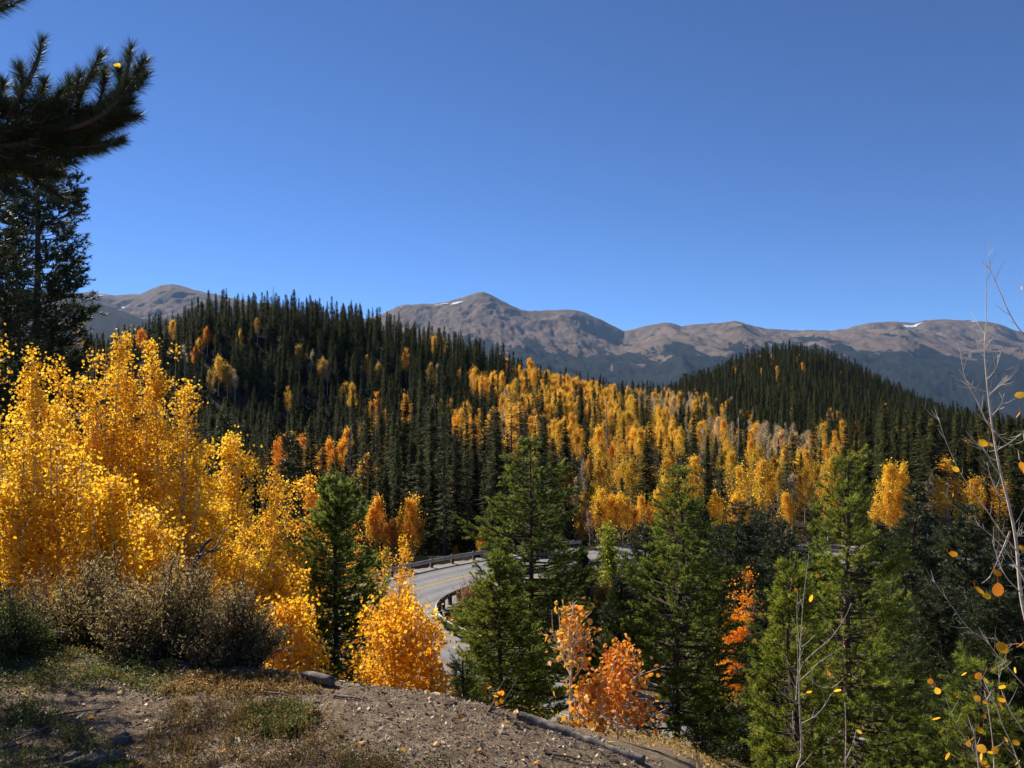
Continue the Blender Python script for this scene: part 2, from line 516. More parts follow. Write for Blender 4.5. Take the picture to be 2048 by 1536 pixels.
def mount_color(nt):
    fac = attr(nt, 'tint')
    rock = ramp(nt, noise_n(nt, .0035, 12, rough=.72), [(.30, (.075, .064, .054)), (.43, (.15, .112, .086)), (.52, (.20, .145, .105)), (.60, (.145, .11, .083)), (.72, (.20, .165, .105))])
    spots = ramp(nt, noise_n(nt, .014, 12, rough=.85), [(.40, (1.15, 1.12, 1.1)), (.52, (.95, .93, .9)), (.58, (.45, .48, .44))])
    rock = mixc(nt, .8, rock, spots, 'MULTIPLY')
    wood = ramp(nt, noise_n(nt, .02, 10, rough=.8), [(.36, (.010, .013, .012)), (.55, (.021, .026, .022)), (.68, (.035, .038, .028)), (.8, (.12, .10, .075))])
    f = ramp(nt, fac, [(.44, (0, 0, 0)), (.54, (1, 1, 1))])
    return mixc(nt, f, wood, rock)


M['mountain'] = surf('alpine_slopes', mount_color, .95, .05, lambda nt: bump(nt, noise_n(nt, .02, 12, rough=.8), 1.0, 14))
mo = grid_mesh('mountains', X, Yd, Zm, M['mountain'])
yp = 768 - (Zm - EYE) / Yd * F
tf = .5 + (tl[None] - yp) / 30.0 + Tm * 1.6
at = mo.data.attributes['tint']; mo.data.attributes.remove(at)
at = mo.data.attributes.new('tint', 'FLOAT', 'POINT')
at.data.foreach_set('value', np.clip(tf, 0, 1).ravel().astype(np.float32))
tag(mo, 'brown treeless mountain range with dark forest along its foot', kind='structure')

# snow left in the high bowls, laid as thin sheets on the slope
M['snow'] = surf('old_snow', lambda nt: ramp(nt, noise_n(nt, .05, 6), [(.3, (.6, .64, .7)), (.7, (.82, .84, .88))]), .6, .3)
M['forest_far'] = surf('far_forest', lambda nt: ramp(nt, noise_n(nt, .03, 10, rough=.8), [(.36, (.010, .013, .012)), (.6, (.021, .026, .021)), (.75, (.05, .05, .035))]), .95, .05,
                       lambda nt: bump(nt, noise_n(nt, .04, 8, rough=.8), 1.0, 12))


def zmount(px, d):
    i = np.searchsorted(ds, d) - 1; i = max(0, min(i, len(ds) - 2)); t = (d - ds[i]) / (ds[i + 1] - ds[i])
    a0 = np.interp(px, cpx, Zm[i]); a1 = np.interp(px, cpx, Zm[i + 1])
    return a0 * (1 - t) + a1 * t


def snow(label, pts, wid):
    pts = spline([(p, d, 0) for p, d in pts], 10)[:, :2]
    mb = MB(); k = 5; V = []
    n = len(pts)
    for i, (p, d) in enumerate(pts):
        w = wid * math.sin(math.pi * (i + .3) / (n + .2)) ** .6 * (1 + .3 * math.sin(i * 2.1))
        for j in range(k):
            dd = d - w * (j / (k - 1) - .3)
            V.append(((p - 1024) / F * dd, dd, zmount(p, dd) + 6))
    i = np.arange(n - 1)[:, None] * k; j = np.arange(k - 1)[None]
    mb.add(V, np.stack([i + j, i + j + 1, i + k + j + 1, i + k + j], -1).reshape(-1, 4))
    tag(mb.obj('snow_patch', M['snow']), label, kind='structure')


snow('white snow streak high on the slope left of the pointed summit', [(896, 7770), (910, 7780), (926, 7790)], 80)
snow('long thin snow streak under the shadowed crest left of the summit', [(866, 7850), (880, 7860), (897, 7860)], 35)
snow('small snow patch on the left shoulder of the central mountain', [(785, 7800), (795, 7820), (806, 7880)], 60)
snow('curved white snow band under the broad right summit', [(1805, 7800), (1816, 7765), (1830, 7765), (1846, 7800)], 60)
snow('faint snow sliver near the right end of the broad summit', [(1940, 7870), (1952, 7870), (1964, 7870)], 35)
snow('thin diagonal snow streak on the right-hand saddle', [(1560, 7500), (1566, 7420), (1572, 7330)], 25)
snow('bright snow patch on the far left mountain shoulder', [(193, 7720), (204, 7700), (212, 7730)], 110)
snow('thin snow line below the far left patch', [(242, 7450), (252, 7440), (262, 7450)], 45)
snow('tiny snow fleck right of the thin snow line on the far left mountain', [(274, 7400), (279, 7400), (284, 7410)], 40)

# nearer forested shoulder, far left
fr = np.array([(-400, 575), (0, 580), (100, 588), (150, 592), (200, 606), (250, 624), (300, 645), (340, 668), (420, 700), (520, 740), (640, 790)], float)
cp2 = np.arange(-400, 640, 6.); d2 = np.array([2600, 2900, 3200, 3500, 3800, 4100, 4400, 4700, 5000, 5050, 5300, 6000.])
X2 = (cp2[None] - 1024) / F * d2[:, None]; Y2 = np.repeat(d2[:, None], len(cp2), 1)
z5 = EYE + (768 - np.interp(cp2, fr[:, 0], fr[:, 1])) / F * 5000
Z2 = np.array([(-280 + (z5 + 280) * min(1, ((d - 2600) / 2400)) ** 1.2) if d <= 5000 else z5 - (d - 5000) * .3 for d in d2])
for i in range(len(d2)):
    for j in range(len(cp2)):
        Z2[i, j] += fbm(X2[i, j] / 400, Y2[i, j] / 700, 2.2, 5) * 40 * (0 < i < 8) + fbm(X2[i, j] / 60, 3, 2.2, 3) * 8
tag(grid_mesh('hills', X2, Y2, Z2, M['forest_far']), 'dark blue forested shoulder in front of the far left mountain', kind='structure')

# ------------------------------------------------------------------ road
def asphalt(nt):
    n1 = ramp(nt, noise_n(nt, .6, 8, rough=.7), [(.3, (.19, .182, .178)), (.7, (.255, .245, .238))])
    n2 = ramp(nt, noise_n(nt, 45, 3), [(.35, (.75, .75, .75)), (.65, (1.15, 1.15, 1.15))])
    c = mixc(nt, .8, n1, n2, 'MULTIPLY')
    c = mixc(nt, 1, c, ramp(nt, attr(nt), [(0, (.80, .80, .80)), (1, (1.1, 1.1, 1.1))]), 'MULTIPLY')
    vo = nt.nodes.new('ShaderNodeTexVoronoi'); vo.feature = 'DISTANCE_TO_EDGE'; vo.inputs['Scale'].default_value = .45
    tc = nt.nodes.new('ShaderNodeTexCoord'); nt.links.new(tc.outputs['Object'], vo.inputs['Vector'])
    cr = ramp(nt, vo.outputs['Distance'], [(.004, (.45, .45, .45)), (.012, (1, 1, 1))])
    return mixc(nt, .8, c, cr, 'MULTIPLY')


M['asphalt'] = surf('asphalt', asphalt, .85, .3)
M['gravel'] = surf('gravel', lambda nt: mixc(nt, .8, ramp(nt, noise_n(nt, 1.2, 9, rough=.7), [(.3, (.20, .17, .14)), (.7, (.40, .35, .29))]),
                                             ramp(nt, noise_n(nt, 22, 4, rough=.7), [(.35, (.6, .6, .6)), (.65, (1.2, 1.2, 1.2))]), 'MULTIPLY'), .95, .1)
M['paint'] = surf('yellow_paint', lambda nt: ramp(nt, noise_n(nt, 5, 6), [(.35, (.50, .30, .05)), (.6, (.70, .42, .05))]), .7, .3)
M['paint_w'] = surf('white_paint', lambda nt: ramp(nt, noise_n(nt, 5, 6), [(.35, (.42, .41, .40)), (.6, (.62, .61, .58))]), .7, .3)


def strip(name, off0, off1, z, m, label, k=3, wob=0.0):
    V = []
    for i in range(len(CL)):
        for j in range(k):
            o = off0 + (off1 - off0) * j / (k - 1)
            if wob and j in (0, k - 1): o += wob * math.sin(i * .9 + j) * (1 if j else -1) + wob * .7 * math.sin(i * 2.3)
            V.append((CL[i, 0] + RN[i, 0] * o, CL[i, 1] + RN[i, 1] * o, ROAD_Z + z))
    n = len(CL); i = np.arange(n - 1)[:, None] * k; j = np.arange(k - 1)[None]
    tn = np.tile(.5 + .5 * np.sin(np.arange(k - 1) / (k - 1) * 4 * np.pi * 2 - 1.2), n - 1) if k > 9 else .5
    mb = MB(); mb.add(V, np.stack([i + j, i + j + 1, i + k + j + 1, i + k + j], -1).reshape(-1, 4), tn)
    o = mb.obj(name, m); tag(o, label, kind='structure'); return o


strip('gravel_shoulder', -4.9, 5.0, -.012, M['gravel'], 'pale gravel verge under the curved road', 7, .18)
strip('road', -3.35, 3.2, .0, M['asphalt'], 'grey asphalt road sweeping round a hairpin bend', 33)
strip('road_markings', -.17, -.07, .006, M['paint'], 'yellow double centre line of the bending road', 2)
strip('road_markings', .07, .17, .006, M['paint'], 'yellow double centre line of the bending road', 2)

# guard rails
M['steel'] = surf('weathered_steel', lambda nt: ramp(nt, noise_n(nt, 3, 6), [(.3, (.26, .21, .16)), (.7, (.56, .50, .41))]), .6, .4)
M['post'] = surf('post_timber', lambda nt: ramp(nt, noise_n(nt, 12), [(.3, (.05, .038, .03)), (.7, (.13, .10, .08))]), .95, .1)
_seg = np.concatenate([[0], np.cumsum(np.linalg.norm(np.diff(CL, axis=0), axis=1))])


def rail(side, off, s0, s1, label):
    root = link(D.objects.new('guard_rail', None))
    s = np.arange(s0, s1, .5)
    cx = np.interp(s, _seg, CL[:, 0]); cyy = np.interp(s, _seg, CL[:, 1])
    nx = np.interp(s, _seg, RN[:, 0]); ny = np.interp(s, _seg, RN[:, 1])
    root.location = (cx[0] + nx[0] * off, cyy[0] + ny[0] * off, ROAD_Z)
    L = np.array(root.location)
    prof = [(-.03, .44), (.05, .50), (.05, .55), (-.03, .60), (.05, .65), (.05, .70), (-.03, .76)]   # towards road, height
    n = len(s); k = len(prof) * 2
    V = []
    for i in range(n):
        for q, (o_, h_) in enumerate(prof + [(p_[0] - .012, p_[1]) for p_ in prof[::-1]]):
            oo = off - side * (o_ + .12)
            V.append((cx[i] + nx[i] * oo - L[0], cyy[i] + ny[i] * oo - L[1], h_ + 0.0))
    i = np.arange(n - 1)[:, None] * k; j = np.arange(k)[None]; j2 = (j + 1) % k
    mb = MB(); mb.add(V, np.stack([i + j, i + j2, i + k + j2, i + k + j], -1).reshape(-1, 4))
    mb.obj('beam', M['steel'], root)
    for q in range(0, n, 4):
        pb = MB()
        t = np.array((-ny[q], nx[q]))
        nn = np.array((nx[q], ny[q]))
        c = np.array((cx[q], cyy[q])) + nn * (off + side * .05) - L[:2]
        w, dd = .10, .12
        for (ca, cb, z0, z1) in ((0, dd, -.4, .80), (-side * .11, .05, .46, .74)):
            cc = c + nn * ca
            vs = []
            for zz in (z0, z1):
                for sx, sy in ((-1, -1), (1, -1), (1, 1), (-1, 1)):
                    p_ = cc + t * w * sx + nn * cb * sy
                    vs.append((p_[0], p_[1], zz))
            pb.add(vs, [(0, 1, 2, 3), (4, 5, 6, 7), (0, 1, 5, 4), (1, 2, 6, 5), (2, 3, 7, 6), (3, 0, 4, 7)], .5)
        pb.obj('post', M['post'], root)
    tag(root, label, 'guard rail', 'guard rails along the bend')
    return root


def s_of(x, y):
    return _seg[np.argmin(((CL - np.array((x, y))) ** 2).sum(1))]


rail(1, 4.7, s_of(45, 75), s_of(14, 32.8), 'guard rail on timber posts round the inside of the hairpin bend')
rail(-1, -4.5, s_of(8, 75.6), s_of(-9.6, 58), 'guard rail along the outer edge of the bend below the dark spruces')
exec_marker = 0

# ------------------------------------------------------------------ tree builders
def spruce_mesh(h, r, seed, dens=1.0, pw=.75):
    """returns trunk mesh, crown mesh for a narrow spruce"""
    global rng
    rng = np.random.default_rng(seed)
    tb = MB(); tube(tb, [(0, 0, -.6), (0, 0, h * .4), (.02 * h * rng.normal() * .3, 0, h * .93)], [.011 * h + .03, .008 * h, .01], 6, .5)
    mb = MB()
    nb = int(h * 26 * dens)
    zz = h * (1 - rng.uniform(.0, 1, nb) ** 1.15 * .93)
    zz = np.sort(zz)
    t = 1 - zz / h
    prof = np.clip(t, 0, 1) ** pw * (1 - .35 * sstep(.8, 1, t)) * 1.1
    az = np.cumsum(rng.uniform(1.7, 3.1, nb))
    lob = 1 + .22 * np.sin(az * 2 + zz * 1.1) + .18 * np.sin(zz * 2.3 + seed)
    L = r * prof * rng.uniform(.5, 1.2, nb) * lob + .04
    dx, dy = np.cos(az), np.sin(az)
    droop = -.25 - .25 * t
    for q in range(6):
        f = (q + .6) / 6
        c = np.stack([dx * L * f, dy * L * f, zz + L * droop * f + .10 * L * f * f], 1)
        sd = np.stack([-dy, dx, np.zeros(nb)], 1)
        for sg in (-1, 1):
            k = 1
            dirv = np.stack([dx, dy, np.full(nb, -.12)], 1) * .75 + sd * sg * rng.uniform(.4, 1.1, nb)[:, None] + rng.normal(size=(nb, 3)) * .22
            dirv = unit(dirv)
            ln = (.14 + L * .30 * (1.15 - f)) * rng.uniform(.7, 1.3, nb)
            wd = unit(np.cross(dirv, np.array((0, 0, 1.)) + rng.normal(size=(nb, 3)) * .45)) * (ln * .26 + .035)[:, None]
            V = np.stack([c - wd * .5, c + wd * .5, c + dirv * ln[:, None] + wd * .12, c + dirv * ln[:, None] * .95 - wd * .2], 1)
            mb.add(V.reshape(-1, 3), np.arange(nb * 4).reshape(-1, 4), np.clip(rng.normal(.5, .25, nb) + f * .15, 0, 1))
    return tb.mesh('trunk', M['bark_pine'], True), mb.mesh('crown', M['needle_spruce'])


def aspen_far_mesh(h, r, seed, n=1500, lo=.42, m='leaf_far', tw=0):
    global rng
    rng = np.random.default_rng(seed)
    tb = MB()
    bend = rng.normal(size=2) * .02 * h
    axis = lambda z: np.stack([bend[0] * (z / h) ** 2, bend[1] * (z / h) ** 2, z], -1)
    zz = np.array([-.5, h * .3, h * .6, h * .93])
    tube(tb, axis(zz), [.010 * h + .02, .008 * h + .015, .005 * h + .01, .01], 6, .5)
    mb = MB()
    nc = 26
    cz = h * (lo + (1 - lo) * rng.uniform(0, .95, nc) ** .9)
    t = (cz / h - lo) / (1 - lo)
    rad = r * np.sin(np.pi * np.clip(t * .8 + .14, 0, 1)) ** .8 * (1 - .62 * t) * 1.25
    az = rng.uniform(0, 2 * np.pi, nc)
    rr = rad * rng.uniform(.2, 1.0, nc)
    cen = axis(cz) + np.stack([np.cos(az) * rr, np.sin(az) * rr, 0 * az], -1)
    for i in range(nc):
        b0 = axis(np.array([cz[i] - .6 - rr[i] * .8]))[0]
        tube(tb, [b0, (b0 + cen[i]) / 2 + (0, 0, .1), cen[i]], [.022, .014, .006], 3, .5, cap=False)
    if tw:
        q = cen[rng.integers(0, nc, tw)] + rng.normal(size=(tw, 3)) * .25 * r
        needles(mb, q, rng.normal(size=(tw, 3)) + (0, 0, 1.2), .7, .035, .15)
    idx = rng.integers(0, nc, n)
    cs = (.55 + .9 * rng.uniform(0, 1, nc)) * (1.15 - .6 * t)
    s = np.array((.24, .24, .34)) * r * cs[idx][:, None]
    c = cen[idx] + rng.normal(size=(n, 3)) * s
    leaves(mb, c, .20, np.clip(rng.normal(.5, .28, n), 0, 1), fold=.2, fine=False)
    return tb.mesh('trunk', M['bark_aspen'], True), mb.mesh('crown', M[m])


def pine_mesh(h, r, seed, nbr=260, tuft=24, nl=.075, nw=.008, lo=.06, material='needle_green', up=.35, trunk_r=.013, top_pow=1.0, tlen=.27):
    """near pine with needle brushes; trunk + branches in the first mesh, needles in the second"""
    global rng
    rng = np.random.default_rng(seed)
    tb = MB(); mb = MB()
    tp = np.array([(0, 0, -.8), (rng.normal() * .01 * h, rng.normal() * .01 * h, h * .35), (rng.normal() * .012 * h, 0, h * .7), (0, 0, h * .985)])
    sp = spline(tp, 6)
    tube(tb, sp, np.interp(sp[:, 2], [-.8, h], [trunk_r * h + .02, .012]), 8, .5, rough=.05)
    B, Dr, Tn = [], [], []
    nwh = max(8, int(h / .32))
    per = max(3, nbr // nwh)
    for w in range(nwh):
        z0 = h * (lo + (1 - lo) * (w + rng.uniform(-.3, .3)) / nwh)
        t = 1 - z0 / h
        prof = min(1, (t * 1.5 + .05)) ** top_pow * (1 - .3 * sstep(.8, 1, t))
        n_ = per if t > .12 else max(2, per // 2)
        for b in range(n_):
            az = w * 2.4 + b * 2 * math.pi / n_ + rng.normal() * .3
            zb_ = min(h * .97, max(h * lo * .7, z0 + rng.normal() * .16))
            L = r * prof * rng.uniform(.55, 1.15) * (1 + .18 * math.sin(az * 2 + seed)) * (1 + .22 * math.sin(z0 * 2.6 + seed * 2 + az)) * (rng.uniform(.35, .7) if rng.uniform() < .22 else 1)
            L = max(L, .12)
            dirn = np.array((math.cos(az), math.sin(az), 0))
            rise = up * (1.2 - t) + rng.normal() * .1
            p0 = np.array((np.interp(zb_, sp[:, 2], sp[:, 0]), np.interp(zb_, sp[:, 2], sp[:, 1]), zb_))
            p1 = p0 + dirn * L * .5 + (0, 0, L * rise * .15)
            p2 = p0 + dirn * L * .85 + (0, 0, L * rise * .55)
            p3 = p0 + dirn * L + (0, 0, L * rise * .85 + .03)
            br = spline([p0, p1, p2, p3], 4)
            tube(tb, br, np.linspace(.006 + L * .011, .004, len(br)), 4, .5, cap=False)
            # twigs
            ntw = max(3, int(L / .12))
            for q in range(ntw):
                f = (.30 + .70 * (q + 1) / ntw) if L > .5 else (.1 + .9 * (q + 1) / ntw)
                fi = f * (len(br) - 1); i0 = min(int(fi), len(br) - 2); c = br[i0] + (br[i0 + 1] - br[i0]) * (fi - i0)
                tl = tlen * min(1, .5 + L * .6) * rng.uniform(.6, 1.25)
                sgn = 1 if q % 2 else -1
                sd = np.array((-dirn[1], dirn[0], 0)) * sgn
                dv = unit(dirn * rng.uniform(.5, 1.0) + sd * (rng.uniform(.2, 1.1) if q < ntw - 1 else .1) + np.array((0, 0, rng.uniform(-.15, 1.2) * (.5 + up))))
                e_ = c + dv * tl
                tube(tb, [c, e_], [.005, .003], 3, .5, cap=False)
                m = tuft
                ff = 1 - rng.uniform(0, 1, m) ** 1.2 * .9
                B.append(c + dv * tl * ff[:, None])
                rad = rng.normal(size=(m, 3)); rad -= (rad @ dv)[:, None] * dv
                Dr.append(unit(rad) * 1.0 + dv * rng.uniform(.5, 1.5, m)[:, None])
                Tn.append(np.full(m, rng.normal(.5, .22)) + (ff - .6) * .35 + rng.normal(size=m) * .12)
    # leader
    m = tuft * 3
    B.append(np.stack([np.zeros(m), np.zeros(m), h * rng.uniform(.93, 1.0, m)], 1)); Dr.append(rng.normal(size=(m, 3)) * .7 + (0, 0, 1)); Tn.append(np.full(m, .6))
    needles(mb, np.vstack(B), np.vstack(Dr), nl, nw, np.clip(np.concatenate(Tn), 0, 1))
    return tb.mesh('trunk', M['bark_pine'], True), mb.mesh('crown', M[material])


def aspen_mesh(h, r, seed, n=5000, leaf=.045, lo=.25, plumes=9, material='leaf_yellow', bark='bark_aspen', trunk_r=.008, clus=.11, shape='spire', droop=0, lean=(0, 0)):
    """near aspen: stem, ascending limbs, leaves clustered on vertical plumes"""
    global rng
    rng = np.random.default_rng(seed)
    tb = MB(); mb = MB()
    bend = rng.normal(size=2) * .03 * h + np.array(lean)
    axis = lambda z: np.stack([bend[0] * (z / h) ** 1.5, bend[1] * (z / h) ** 1.5, z * 1.0], -1)
    zz = np.linspace(-.5, h * .96, 9)
    tube(tb, axis(np.maximum(zz, 0)) + np.stack([0 * zz, 0 * zz, np.minimum(zz, 0)], -1), np.linspace(trunk_r * h + .012, .004, 9), 7, .5)
    tw_c, tw_w = [], []
    for k in range(plumes):
        zb = h * (lo + (.72 - lo) * (k + .3) / plumes) if plumes > 1 else h * lo
        az = k * 2.4 + rng.normal() * .4
        top = h * min(.98, (zb / h + .30 * rng.uniform(.7, 1.25)))
        rr = r * (1.15 - .75 * (zb / h)) * rng.uniform(.55, 1.0)
        d = np.array((math.cos(az), math.sin(az)))
        p0 = axis(np.array([zb * .9]))[0]
        p3 = axis(np.array([zb]))[0] + np.array((d[0] * rr, d[1] * rr, top - zb))
        p1 = p0 + np.array((d[0] * rr * .55, d[1] * rr * .55, (top - zb) * .25))
        p2 = p0 + np.array((d[0] * rr * .9, d[1] * rr * .9, (top - zb) * .6))
        br = spline([p0, p1, p2, p3], 6)
        tube(tb, br, np.linspace(.006 + rr * .012, .003, len(br)), 5, .5, cap=False)
        nt_ = int(6 + 26 * rr)
        for q in range(nt_):
            f = rng.uniform(.18, 1)
            fi = f * (len(br) - 1); i0 = min(int(fi), len(br) - 2); c = br[i0] + (br[i0 + 1] - br[i0]) * (fi - i0)
            wd = .34 * r * (1.15 - f) + .03
            e_ = c + rng.normal(size=3) * wd * (1, 1, .7) + (0, 0, wd * .9)
            tube(tb, [c, e_], [.004, .002], 3, .5, cap=False)
            for g_ in range(2):
                tw_c.append(c + (e_ - c) * rng.uniform(.35, 1.05)); tw_w.append(1)
    for q in range(int(30 * (1 - lo) + 16)):      # leader twigs
        z0 = h * rng.uniform(max(lo, .35), .98)
        c = axis(np.array([z0]))[0]
        wd = r * .42 * (1.12 - z0 / h) + .03
        e_ = c + rng.normal(size=3) * (wd, wd, wd * .5) + (0, 0, wd * .6)
        e_[2] = min(e_[2], h)
        tube(tb, [c, e_], [.005, .002], 3, .5, cap=False)
        tw_c.append(e_); tw_w.append(1.3); tw_c.append((c + e_) / 2); tw_w.append(1)
    tw_c = np.array(tw_c); tw_w = np.array(tw_w, float)
    idx = rng.choice(len(tw_c), n, p=tw_w / tw_w.sum())
    c = tw_c[idx] + rng.normal(size=(n, 3)) * clus * np.array((1, 1, 1.15))
    base_t = rng.normal(.5, .16, len(tw_c))
    leaves(mb, c, leaf, np.clip(base_t[idx] + rng.normal(size=n) * .2, 0, 1), fold=.22, aspect=.95)
    return tb.mesh('trunk', M[bark], True), mb.mesh('crown', M[material])


def place(kind, meshes, x, y, z, rz, s, label, cat, group=None, col=None, sz=None):
    root = link(D.objects.new(kind, None))
    root.location = (x, y, z); root.rotation_euler = (0, 0, rz); root.scale = (s, s, s if sz is None else sz)
    for nm, me in zip(('trunk', 'crown'), meshes):
        o = link(D.objects.new(nm, me)); o.parent = root
        if col is not None and nm == 'crown': o.color = (*col, 1)
    tag(root, label, cat, group)
    return root


# ------------------------------------------------------------------ hillside forest
SPR = [spruce_mesh(14, r_, 100 + i, dn, pw) for i, (r_, dn, pw) in enumerate(((1.8, 1, .75), (2.3, 1, .8), (1.5, 1, .6), (2.7, 1.05, .7), (1.9, .6, .55), (2.4, 1, .95), (1.2, .3, .5), (2.0, .85, .65)))]
ASP = [aspen_far_mesh(9.5, r_, 200 + i, n_) for i, (r_, n_) in enumerate(((1.6, 2300), (1.95, 2800), (1.35, 1800), (2.1, 2900), (1.7, 2300), (2.4, 2700)))]
ASP_BARE = [aspen_far_mesh(9.5, r_, 230 + i, n_, .35, 'leaf_pale', 420) for i, (r_, n_) in enumerate(((1.3, 700), (1.5, 550), (1.2, 800)))]


def inpoly(px, py, poly):
    poly = np.array(poly, float); x0, y0 = poly[:, 0], poly[:, 1]; x1, y1 = np.roll(x0, -1), np.roll(y0, -1)
    px = np.asarray(px)[:, None]; py = np.asarray(py)[:, None]
    c = ((y0 > py) != (y1 > py)) & (px < (x1 - x0) * (py - y0) / (y1 - y0 + 1e-9) + x0)
    return c.sum(1) % 2 == 1


STAND = [(925, 760), (960, 735), (1060, 712), (1130, 728), (1250, 748), (1350, 775), (1450, 800), (1560, 828), (1650, 850), (1670, 910), (1610, 960), (1500, 960), (1420, 950),
         (1360, 1000), (1300, 1040), (1170, 1060), (1110, 1000), (1040, 950), (1010, 905), (960, 860), (930, 830)]
DENSE = [(1000, 790), (1080, 740), (1200, 770), (1300, 790), (1330, 850), (1230, 880), (1200, 920), (1100, 870), (1020, 860)]
PALE = [(1180, 740), (1300, 755), (1450, 795), (1640, 845), (1640, 900), (1500, 880), (1380, 850), (1300, 810)]
LOW = [(1868, 945), (1900, 935), (1860, 940), (1930, 955), (2100, 950), (2100, 1060), (1950, 1060), (1850, 1040), (1720, 1040)]

r2 = np.random.default_rng(11)
cell = 3.05
gx, gy = np.meshgrid(np.arange(-260, 420, cell), np.arange(62, 560, cell))
gx = (gx + r2.uniform(-.48, .48, gx.shape) * cell).ravel(); gy = (gy + r2.uniform(-.48, .48, gy.shape) * cell).ravel()
pxx = 1024 + F * gx / gy
keep = (pxx > -350) & (pxx < 2400)
gx, gy, pxx = gx[keep], gy[keep], pxx[keep]
gz = H(gx, gy)
rd = road_dist(gx, gy)
n = len(gx)
cyp = 768 - (gz + 6.5 - EYE) / gy * F
in_st = inpoly(pxx, cyp, STAND); in_de = inpoly(pxx, cyp, DENSE); in_pa = inpoly(pxx, cyp, PALE); in_lo = inpoly(pxx, cyp, LOW)
u = r2.uniform(size=n)
# patchiness of the stand
pt = np.array([mnoise.noise((x / 16, y / 26, 0)) for x, y in zip(gx, gy)])
pa = np.where(in_de, .62, np.where(in_st, np.clip(.43 + pt * 1.7, .08, .84), np.where(in_lo, .62, np.where((pxx > 640) & (pxx < 1100) & (gy < 210), np.clip(pt * .55 - .02, 0, .3), np.where((pxx > 1650) & (gy < 250), .08, np.where((gy > 380) & (pxx > 1440) & (pxx < 1660), .07, .015))))))
sel = r2.uniform(size=n)
front = (gy < 135) & (pxx > 1120) & (pxx < 1690)
pa = np.where(front, np.maximum(pa, np.clip(.62 + pt * 1.2, .25, .9)), pa)
asp = (u < pa) & (sel < .85)
cellkeep = np.where(gy > 300, .62, np.where(pxx < 950, .86, .56))
dark_gap = inpoly(pxx, cyp + 40, [(440, 760), (640, 740), (690, 830), (640, 930), (500, 930), (440, 850)])
spr = (~(u < pa)) & (sel < cellkeep) & ~(dark_gap & (sel > .66))
yarc = np.interp(gx, [-14, -9.5, -8.8, -5, 0, 7, 16, 45], [62, 62, 63, 67.5, 72, 76, 77.5, 76])
fz = (gx > 6) & (gx < 75) & (gy > 82) & (gy < 93) & (sel > .86)
spr |= fz; asp &= ~fz
ok = (rd > 6.3) & (((gy > yarc + 5.5) & (gx > -14)) | ((gx <= -14) & (gy > 62))) & ~((gx > -32) & (gx < -7) & (gy < 83))
asp &= ok; spr &= ok
# nothing far behind the crests
ridge_d = np.interp(pxx, [0, 400, 900, 1300, 1350, 1400, 1600, 2048, 2400], [250, 262, 275, 330, 420, 470, 490, 440, 440])
asp &= gy < ridge_d; spr &= gy < ridge_d + 10
TREES = []      # (type, x, y, z, scale, rot, width_m, height_m, col)
for i in np.where(asp)[0]:
    pale = in_pa[i] and r2.uniform() < .75
    bare = (pale and r2.uniform() < .72) or (not in_de[i] and r2.uniform() < .12)
    s = r2.uniform(.48, .82) if not front[i] else r2.uniform(.55, .85)
    if in_lo[i]: s = r2.uniform(.62, .88)
    b = np.clip(.92 + .5 * mnoise.noise((gx[i] / 11, gy[i] / 17, 5.5)) + r2.normal() * .12, .5, 1.12)
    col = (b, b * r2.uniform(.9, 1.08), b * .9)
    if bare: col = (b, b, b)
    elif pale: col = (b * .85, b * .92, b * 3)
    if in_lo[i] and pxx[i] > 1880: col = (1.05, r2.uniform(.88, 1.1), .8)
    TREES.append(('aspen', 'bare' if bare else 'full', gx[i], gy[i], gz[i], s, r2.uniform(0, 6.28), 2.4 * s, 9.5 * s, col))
for i in np.where(spr)[0]:
    s = (((.40 if gy[i] < 300 else .5) + .50 * r2.beta(2.2, 1.8)) * (.85 if in_st[i] else 1)) if gy[i] > 125 else (r2.uniform(.42, .78) if front[i] else r2.uniform(.55, 1.1))
    b = r2.uniform(.7, 1.35)
    TREES.append(('spruce', 'full', gx[i], gy[i], gz[i], s, r2.uniform(0, 6.28), 3 * s, 14 * s, (b, b * r2.uniform(.92, 1.05), b * r2.uniform(.8, 1.05))))


def solve(px, top, h, dmin=83, dmax=520):
    d = np.arange(dmin, dmax, 1.0)
    x = (px - 1024) / F * d
    z = H(x, d) + h
    y = 768 - (z - EYE) / d * F
    k = np.where(y < top)[0]
    i = k[0] if len(k) else int(np.argmin(abs(y - top)))
    hh = h + (768 - top) / F * d[i] + EYE - z[i]
    return d[i], float(np.clip(hh, h * .45, h * 1.3))


